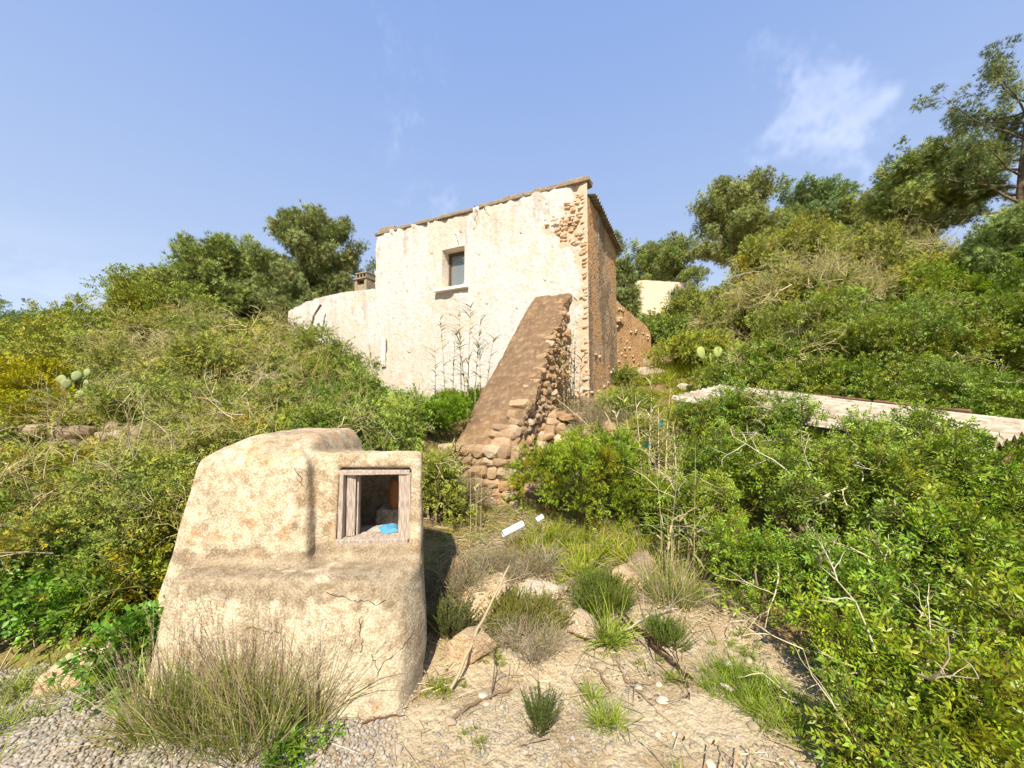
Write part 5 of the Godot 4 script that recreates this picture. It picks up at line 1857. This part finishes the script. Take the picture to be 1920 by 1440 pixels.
	tuft("green grass along the gravel track at the far left", "grass", -2.642, 2.2, 26, 0.35, 0.7)
	tuft("bright clover patch where path meets thicket", "grass", 1.294, 2.25, 60, 0.22, 0.55, {"name": "clover_patch", "category": "clover", "tint": Color(0.9, 1.0, 0.8)})
	tuft("long bright clover strip along the thicket's foot", "grass", 1.422, 2.05, 60, 0.22, 0.5, {"name": "clover_patch", "category": "clover", "tint": Color(1.0, 1.05, 0.8)})
	tuft("dark needle leaved shrub at the well's right foot", "heath", -0.445, 2.7, 9, 0.08, 1.2, {"name": "dwarf_shrub", "category": "shrub"})
	tuft("green mound of shrubs among the path rocks", "heath", 0.092, 2.75, 26, 0.24, 0.95, {"name": "dwarf_shrub", "category": "shrub", "tint": Color(1.4, 1.3, 0.8)})
	tuft("grey dry shrub in front of the green mound", "grey_heath", 0.137, 2.55, 10, 0.16, 0.75, {"name": "dwarf_shrub", "category": "shrub"})
	tuft("upright green grass tuft in the middle of the path", "grass", 0.605, 2.65, 12, 0.09, 1.2)
	tuft("dense dark green dwarf shrub alone on the path", "heath", 1.003, 2.62, 10, 0.10, 0.85, {"name": "dwarf_shrub", "category": "shrub", "tint": Color(0.9, 1.15, 0.6)})
	tuft("dark little shrub in the foreground gravel", "heath", 0.133, 2, 5, 0.05, 0.85, {"name": "dwarf_shrub", "category": "shrub", "tint": Color(0.7, 0.8, 0.6)})
	tuft("small weed right of the dark little shrub", "grass", 0.492, 2, 8, 0.08, 0.7, {"name": "weed", "category": "weed"})
	tuft("tiny tuft above the small weed on the path", "grass", 0.405, 2.2, 6, 0.05, 0.55)
	tuft("dry grey shrub behind the well's right foot", "grey_heath", -0.379, 3.1, 16, 0.2, 1.1, {"name": "dwarf_shrub", "category": "shrub"})
	tuft("dry brown brush over the path rocks", "grey_heath", 0, 3.3, 18, 0.25, 1.0, {"name": "dwarf_shrub", "category": "shrub"})
	tuft("green shrub right of the pale path rocks", "heath", 0.649, 3, 18, 0.2, 1.1, {"name": "dwarf_shrub", "category": "shrub", "tint": Color(1.0, 1.2, 0.6)})
	tuft("dry grass clump below the pale reeds", "tallgrass", 1.216, 3, 10, 0.14, 0.8)
	tuft("long grass below the round bright bush", "grass", 0.504, 3.7, 50, 0.5, 1.1, {"tint": Color(1.2, 1.1, 0.8)})
	tuft("long grass between white pipe and pale reeds", "grass", 1.129, 3.6, 46, 0.45, 1.1, {"tint": Color(1.3, 1.15, 0.8)})
	tuft("grass on the sunny patch above the lean-to's far end", "grass", 4.53, 10.5, 60, 0.7, 1.6, {"tint": Color(1.3, 1.2, 0.8)})
	tuft("grey brush beside the buttress's left foot", "grey_heath", -0.839, 4.9, 22, 0.3, 1.6, {"name": "dwarf_shrub", "category": "shrub"})
	tuft("dry weeds on the ledge right of the buttress", "grey_heath", 1.435, 6.9, 22, 0.4, 1.6, {"name": "dwarf_shrub", "category": "shrub"})
	tuft("low weeds between the ochre rock and the green mound", "spurge", -0.1, 2.5, 9, 0.12, 0.35, {"name": "weed", "category": "weed"})
	tuft("flat weeds beside the longest branch", "spurge", 0.849, 2.35, 8, 0.14, 0.3, {"name": "weed", "category": "weed"})
	tuft("small weeds below the dark needle leaved shrub", "spurge", -0.391, 2.25, 9, 0.12, 0.35, {"name": "weed", "category": "weed"})
	tuft("tiny weeds in the foreground gravel right of the curved twig", "spurge", -0.202, 1.9, 5, 0.08, 0.25, {"name": "weed", "category": "weed"})
	tuft("bright weeds at the path's right rim above the clover", "spurge", 1.441, 2.55, 9, 0.15, 0.4, {"name": "weed", "category": "weed"})
	tuft("low green weeds along the top of the path rocks", "spurge", 0.515, 3.3, 14, 0.25, 0.5, {"name": "weed", "category": "weed"})
	tuft("weeds spreading under the young reed shoots", "spurge", 1.451, 3.15, 10, 0.18, 0.45, {"name": "weed", "category": "weed"})
	tuft("sunny grass between the ledge rocks and the lean-to", "grass", 3.074, 8.2, 60, 0.6, 1.6, {"tint": Color(1.3, 1.2, 0.8)})
	tuft("bright grass around the white rock above the lean-to", "grass", 4.251, 9, 70, 0.8, 1.6, {"tint": Color(1.2, 1.15, 0.8)})
	tuft("grass beside the concrete slab by the rear wing", "grass", 4.089, 10.5, 60, 0.8, 1.8, {"tint": Color(1.3, 1.2, 0.8)})
	tuft("grass creeping over the bank under the house corner", "grass", 1.598, 6.8, 50, 0.6, 1.2)
	tuft("long grass at the bank's top beside the pale reeds", "tallgrass", 2.186, 6.2, 18, 0.4, 1.1)
	# --- reeds and cactus
	reed("tall grey green reeds in front of the white wall", on(-0.873, 7), [[-0.50, 0.1, 1.5, -0.02], [-0.35, 0.0, 1.9, -0.05], [-0.2, 0.1, 1.7, 0.03], [-0.05, 0.0, 2.2, -0.03], [0.08, 0.1, 2.1, 0.02], [0.2, 0.05, 1.9, 0.06], [0.02, -0.1, 1.5, -0.12], [0.4, 0.1, 1.6, 0.1], [0.3, 0.0, 1.3, -0.02]], {"green": Color(0.33, 0.36, 0.17)})
	reed("brownish reeds growing at the buttress's right side", on(1.05, 7), [[-0.1, 0.0, 1.5, -0.03], [0.0, 0.05, 1.7, 0.04], [0.08, 0.0, 1.4, 0.02], [-0.03, 0.1, 1.1, -0.06], [0.14, 0.1, 1.2, 0.06]], {"green": Color(0.27, 0.26, 0.09), "fresh": 0.55, "leafy": 1.4})
	reed("pale dry reeds with green shoots at the thicket's left rim", on(1.61, 4.6), [[-0.18, 0.05, 1.6, -0.08], [0.05, -0.05, 1.75, 0.02], [0.16, 0.1, 1.6, 0.06], [-0.32, 0.05, 1.2, -0.12], [-0.25, 0.0, 1.3, -0.1], [-0.1, 0.1, 1.5, -0.04], [0.0, 0.0, 1.25, 0.03], [0.1, 0.05, 1.4, 0.02], [0.2, 0.0, 1.0, 0.05], [0.3, 0.1, 1.2, -0.03]], {"green": Color(0.42, 0.45, 0.12), "leafy": 0.9, "fresh": 0.6, "cane": Color(0.62, 0.55, 0.30)})
	reed("two tall bare straw stems before the right thicket", on(1.268, 3.3), [[0.0, 0.0, 1.25, -0.06], [0.05, 0.05, 1.0, 0.08], [0.02, 0.03, 0.7, 0.04], [0.22, 0.1, 1.2, 0.02]], {"leafy": 0.35, "fresh": 0.2, "thick": 0.005})
	reed("young reed shoots standing on the path's edge", on(1.433, 3.4), [[0.0, 0.0, 0.55, 0.05], [0.08, 0.05, 0.5, -0.04], [-0.06, 0.05, 0.45, 0.0], [0.14, 0.0, 0.4, 0.08]], {"green": Color(0.28, 0.31, 0.07), "leafy": 1.6, "fresh": 0.8})
	reed("thin dry stalks in front of the buttress's foot", on(-0.384, 4.2), [[-0.06, 0.0, 1.0, -0.02], [0.0, 0.0, 1.2, -0.03], [0.05, 0.0, 0.9, 0.01], [0.0, 0.05, 0.7, 0.06]], {"leafy": 0.1, "fresh": 0.1, "thick": 0.0045})
	reed("fresh green reed shoot left of the buttress", on(-0.802, 5.2), [[0.0, 0.0, 0.75, 0.0], [0.04, 0.03, 0.55, 0.08]], {"green": Color(0.33, 0.34, 0.10), "leafy": 2.2, "fresh": 1.0})
	prickly_pear("prickly pear with four pale pads above the lean-to's far end", Vector3(4.387, 2.275, -8.4), [[Vector3(-0.180, 0.300, 0), 0.303, 0.35, 0.3], [Vector3(-0.050, 0.170, 0.05), 0.275, -0.1, 0.9], [Vector3(0.130, 0.340, 0), 0.246, -0.1, -0.2], [Vector3(0.350, 0.240, 0.05), 0.188, -0.1, 0.4], [Vector3(0.080, 0.070, 0.05), 0.217, 0.2, 0.8], [Vector3(0.050, -0.180, 0), 0.303, 0.0, 0.0]], Color(0.34, 0.40, 0.11))
	prickly_pear("sprawling prickly pear with whitish pads beside the golden bush", Vector3(-6.803, 1.786, -5.9), [[Vector3(-0.095, 0.102, 0), 0.167, 0.3, 0.2], [Vector3(0.114, 0.170, 0.05), 0.156, -0.3, 0.6], [Vector3(0.209, 0.068, 0.0), 0.145, -0.7, -0.3], [Vector3(0.019, 0.043, 0.05), 0.156, 0.1, 0.9], [Vector3(-0.190, -0.043, 0.08), 0.156, 0.9, 0.2], [Vector3(0.142, -0.102, 0.04), 0.145, -0.6, 0.4], [Vector3(-0.019, -0.187, 0.0), 0.201, 0.1, -0.4], [Vector3(0.237, 0.238, 0.0), 0.123, -0.2, 0.2]], Color(0.30, 0.34, 0.14))

func litter() -> void:
	# rocks one can tell apart
	rock("long ochre rock lying at the well's right foot", -0.264, 2.52, Vector3(0.46, 0.26, 0.34), Vector3(0.1, 0.3, -0.05), 0.25, Color(1.03, 0.95, 0.85), 501)
	rock("broad layered rock above the ochre rock on the path", -0.243, 3, Vector3(0.52, 0.30, 0.45), Vector3(0.15, 0.2, 0.12), 0.3, Color(1.0, 0.93, 0.82), 502)
	rock("whitish flat rock in the row across the path", 0.206, 3.05, Vector3(0.46, 0.22, 0.35), Vector3(0.2, -0.2, -0.08), 0.25, Color(1.1, 1.08, 1.02), 503)
	rock("small white rock at the end of the flat rock", 0.378, 3.1, Vector3(0.18, 0.13, 0.16), Vector3(0.1, 0.6, -0.2), 0.2, Color(1.12, 1.1, 1.05), 504)
	rock("brown rounded rock behind the well's right side", -0.493, 3.3, Vector3(0.34, 0.34, 0.3), Vector3(0.1, 1.0, 0.1), 0.2, Color(0.92, 0.78, 0.65), 505)
	rock("half buried pale rock below the green mound", 0.494, 2.72, Vector3(0.30, 0.22, 0.34), Vector3(0.1, 0.4, 0.05), 0.35, Color(1.05, 1.0, 0.92), 506)
	rock("sandy boulder sticking out of the bank right of the grass", 0.932, 3.2, Vector3(0.34, 0.34, 0.3), Vector3(0.2, 0.9, 0.2), 0.35, Color(1.0, 0.92, 0.82), 507)
	rock("brownish rock under the grass at the top of the path", 1.102, 3.45, Vector3(0.30, 0.26, 0.3), Vector3(0.2, 0.2, 0.2), 0.3, Color(0.9, 0.85, 0.78), 508)
	rock("flat pale rock beside the gravel track on the left", -2.542, 2.35, Vector3(0.55, 0.24, 0.40), Vector3(0.25, 0.2, 0.12), 0.3, Color(1.05, 0.98, 0.86), 509)
	rock("pinkish boulder left of the buttress's foot", -1.042, 5, Vector3(0.34, 0.36, 0.3), Vector3(0.1, 0.5, 0.1), 0.2, Color(0.98, 0.85, 0.75), 510)
	rock("grey brown boulder touching the buttress's left corner", -0.872, 5.1, Vector3(0.42, 0.32, 0.4), Vector3(0.1, 1.2, 0.1), 0.2, Color(0.85, 0.78, 0.70), 511)
	rock("weathered ledge slab right of the buttress", 1.001, 6.3, Vector3(1.0, 0.35, 0.6), Vector3(0.15, 0.25, 0.03), 0.2, Color(1.0, 0.92, 0.82), 512)
	rock("stepped ledge rock below the reeds by the house corner", 1.71, 6.2, Vector3(0.8, 0.4, 0.6), Vector3(0.2, -0.3, 0.12), 0.25, Color(1.02, 0.95, 0.85), 513)
	rock("upper ledge rock at the house's right corner", 1.723, 7.3, Vector3(0.6, 0.5, 0.4), Vector3(0.1, 0.4, 0.05), 0.2, Color(1.0, 0.85, 0.68), 514)
	rock("fallen block at the buttress's right foot", 0.178, 5.2, Vector3(0.34, 0.28, 0.3), Vector3(0.3, 0.4, 0.1), 0.2, Color(1.0, 0.93, 0.83), 515)
	rock("grey rubble heap stone just above the round bush", 0.65, 5.9, Vector3(0.6, 0.4, 0.5), Vector3(0.3, 0.8, 0.2), 0.25, Color(0.98, 0.9, 0.8), 516)
	rock("white rock at the edge of the sunny grass patch", 4.158, 9.2, Vector3(0.4, 0.25, 0.3), Vector3(0.1, 0.4, 0.1), 0.1, Color(1.15, 1.12, 1.08), 517)
	rng.seed = 4242
	var shapes := []
	for k in 6:
		shapes.append(rock_shape(600 + k, 5, 0.75, 7).mesh(tinted("pebble", [Color(0.76, 0.71, 0.62), Color(0.70, 0.64, 0.54), Color(0.64, 0.57, 0.47)][k % 3])))
	var n := 0
	while n < 85:
		var d := rf(1.55, 3.2)
		var x := rf(-0.55, 1.75)
		if path_mask(x, d) < 0.6: continue
		n += 1
		var s := 0.030 + 0.055 * pow(rf(0, 1), 2.2)
		var o := obj("loose_stone", shapes[rng.randi() % 6])
		tag(o, "pale loose stone lying on the gravel of the path", "stone", "loose stones on the path")
		o.transform = Transform3D(Basis.from_euler(Vector3(rf(-0.4, 0.4), rf(0, TAU), rf(-0.4, 0.4))) * Basis.from_scale(Vector3(s, s * rf(0.6, 1.0), s * rf(0.6, 1.0))), on(x, d, s * 0.15))
	# white drain pipe
	var pipe := MB.new()
	pipe.tube(PackedVector3Array([Vector3(-0.13, 0, 0), Vector3(0.13, 0.0, 0)]), PackedFloat32Array([0.045, 0.045]), 18, Color(0.68, 0.68, 0.67))
	pipe.tube(PackedVector3Array([Vector3(0.13, 0, 0), Vector3(-0.13, 0.0, 0)]), PackedFloat32Array([0.04, 0.04]), 18, Color(0.7, 0.7, 0.72))
	var po := obj("drain_pipe", pipe.mesh(mats.plain))
	tag(po, "short length of white plastic pipe lying in the grass", "pipe")
	po.position = Vector3(0.01, 0.42, -3.7)
	po.rotation = Vector3(0.2, 0.5, 0.32)
	po.scale = Vector3(0.85, 0.75, 0.75)
	var pipe2 := obj("drain_pipe", pipe.mesh(mats.plain))
	tag(pipe2, "broken end of white pipe half hidden under the round bush", "pipe")
	pipe2.position = Vector3(0.277, 0.46, -3.9)
	pipe2.rotation = Vector3(0.2, 0.4, 0.5)
	pipe2.scale = Vector3(0.3, 0.6, 0.6)
	var slab := obj("concrete_slab", noisy_box(Vector3(0.75, 0.12, 0.6), 0.08, 0.02, 0.01, 9, Color(1, 1, 1)).mesh(mats.concrete))
	tag(slab, "grey concrete slab tilted in the grass by the rear wing", "slab")
	slab.position = on(3.85, 10.8, 0.14)
	slab.rotation = Vector3(0.35, 0.3, 0.15)
	# rags
	for q in [["turquoise plastic scrap caught in the reeds", Vector3(1.634, 1.043, -4.8), 0.5], ["pale blue plastic scrap higher up in the reeds", Vector3(1.922, 1.308, -5), 1.2]]:
		var rag := MB.new()
		for j in 5:
			for i in 5:
				rag.vert(Vector3(i * 0.022 - 0.04, j * 0.026 + 0.012 * sin(i * 1.7), 0.025 * sin(i * 1.3 + j * 1.9)), Vector3.BACK, Color(0.12, 0.55, 0.55))
		for j in 4:
			for i in 4:
				rag.quad(j * 5 + i, j * 5 + i + 1, (j + 1) * 5 + i + 1, (j + 1) * 5 + i)
		rag.smooth()
		var ro := obj("plastic_scrap", rag.mesh(mats.plain))
		tag(ro, q[0], "plastic scrap")
		ro.position = q[1]
		ro.rotation = Vector3(0.3, q[2], -0.5)
	# sticks
	stick("long pale stick leaning up from the ochre rock", [on(-0.338, 2.2, 0.03), Vector3(-0.189, 0.22, -2.55), Vector3(-0.019, 0.432, -2.85)], 0.010, Color(0.42, 0.34, 0.2), 1)
	stick("dark twig lying on the gravel in front of the well", [on(-0.325, 2, 0.015), on(-0.172, 2.15, 0.02), on(-0.006, 2.25, 0.02)], 0.010, Color(0.22, 0.15, 0.09), 1)
	stick("thin curved twig at the well's lower right corner", [on(-0.746, 2, 0.012), on(-0.666, 2.04, 0.02), on(-0.55, 2.06, 0.012)], 0.005, Color(0.15, 0.08, 0.05))
	stick("longest dark branch running down the middle of the path", [on(0.763, 2.9, 0.03), on(0.873, 2.65, 0.03), on(0.956, 2.42, 0.03), on(1.036, 2.28, 0.02)], 0.014, Color(0.30, 0.22, 0.15), 4)
	stick("second dark branch beside the longest one", [on(0.769, 2.85, 0.03), on(0.819, 2.65, 0.03), on(0.873, 2.55, 0.02)], 0.012, Color(0.32, 0.24, 0.17), 2)
	stick("grey twig lying across the branches on the path", [on(0.73, 2.65, 0.05), on(0.974, 2.78, 0.06), on(1.191, 2.85, 0.05)], 0.006, Color(0.50, 0.42, 0.33), 3)
	stick("thin brown branch below the upright grass tuft", [on(0.638, 2.5, 0.02), on(0.661, 2.3, 0.02), on(0.741, 2.1, 0.015)], 0.006, Color(0.30, 0.21, 0.13), 3)
	stick("short dark twig in the middle of the foreground gravel", [on(0.519, 2.35, 0.02), on(0.549, 2.22, 0.02)], 0.008, Color(0.25, 0.16, 0.10))
	stick("upright dead stem in the foreground gravel", [on(0.561, 1.88, 0), on(0.565, 1.95, 0.03)], 0.005, Color(0.32, 0.24, 0.16))
	stick("crossed dry reed stems on the bank by the house corner", [Vector3(0.777, 1.724, -7), Vector3(1.196, 1.315, -6.4), Vector3(1.544, 0.851, -5.9)], 0.008, Color(0.5, 0.4, 0.22), 1, "dry_stem")
	stick("dead pole leaning against the low white wing", [Vector3(-5.568, 4.5, -11), Vector3(-5.823, 3.605, -10.8), Vector3(-5.879, 2.872, -10.4)], 0.035, Color(0.38, 0.30, 0.22), 2, "leaning_pole")
	stick("pale bent dead branch above the lean-to on the right", [Vector3(6.752, 1.789, -6), Vector3(7.014, 2.175, -6.1), Vector3(7.619, 2.402, -6.2)], 0.016, Color(0.62, 0.55, 0.38), 5)
	stick("bone white forked branch in the lower right bushes", [Vector3(2.309, 0.098, -1.85), Vector3(2.362, 0.178, -1.9), Vector3(2.461, 0.216, -1.95)], 0.009, Color(0.66, 0.62, 0.48), 3)
	stick("short white twig among the right edge leaves", [Vector3(2.372, 0.381, -2.1), Vector3(2.43, 0.397, -2.1), Vector3(2.49, 0.367, -2.1)], 0.006, Color(0.75, 0.70, 0.55))
	stick("yellowish dead branch low in the right bushes", [Vector3(1.926, 0.203, -1.9), Vector3(1.875, 0.216, -1.95), Vector3(1.766, 0.245, -2), Vector3(1.729, 0.237, -2.05)], 0.007, Color(0.55, 0.50, 0.25), 4)
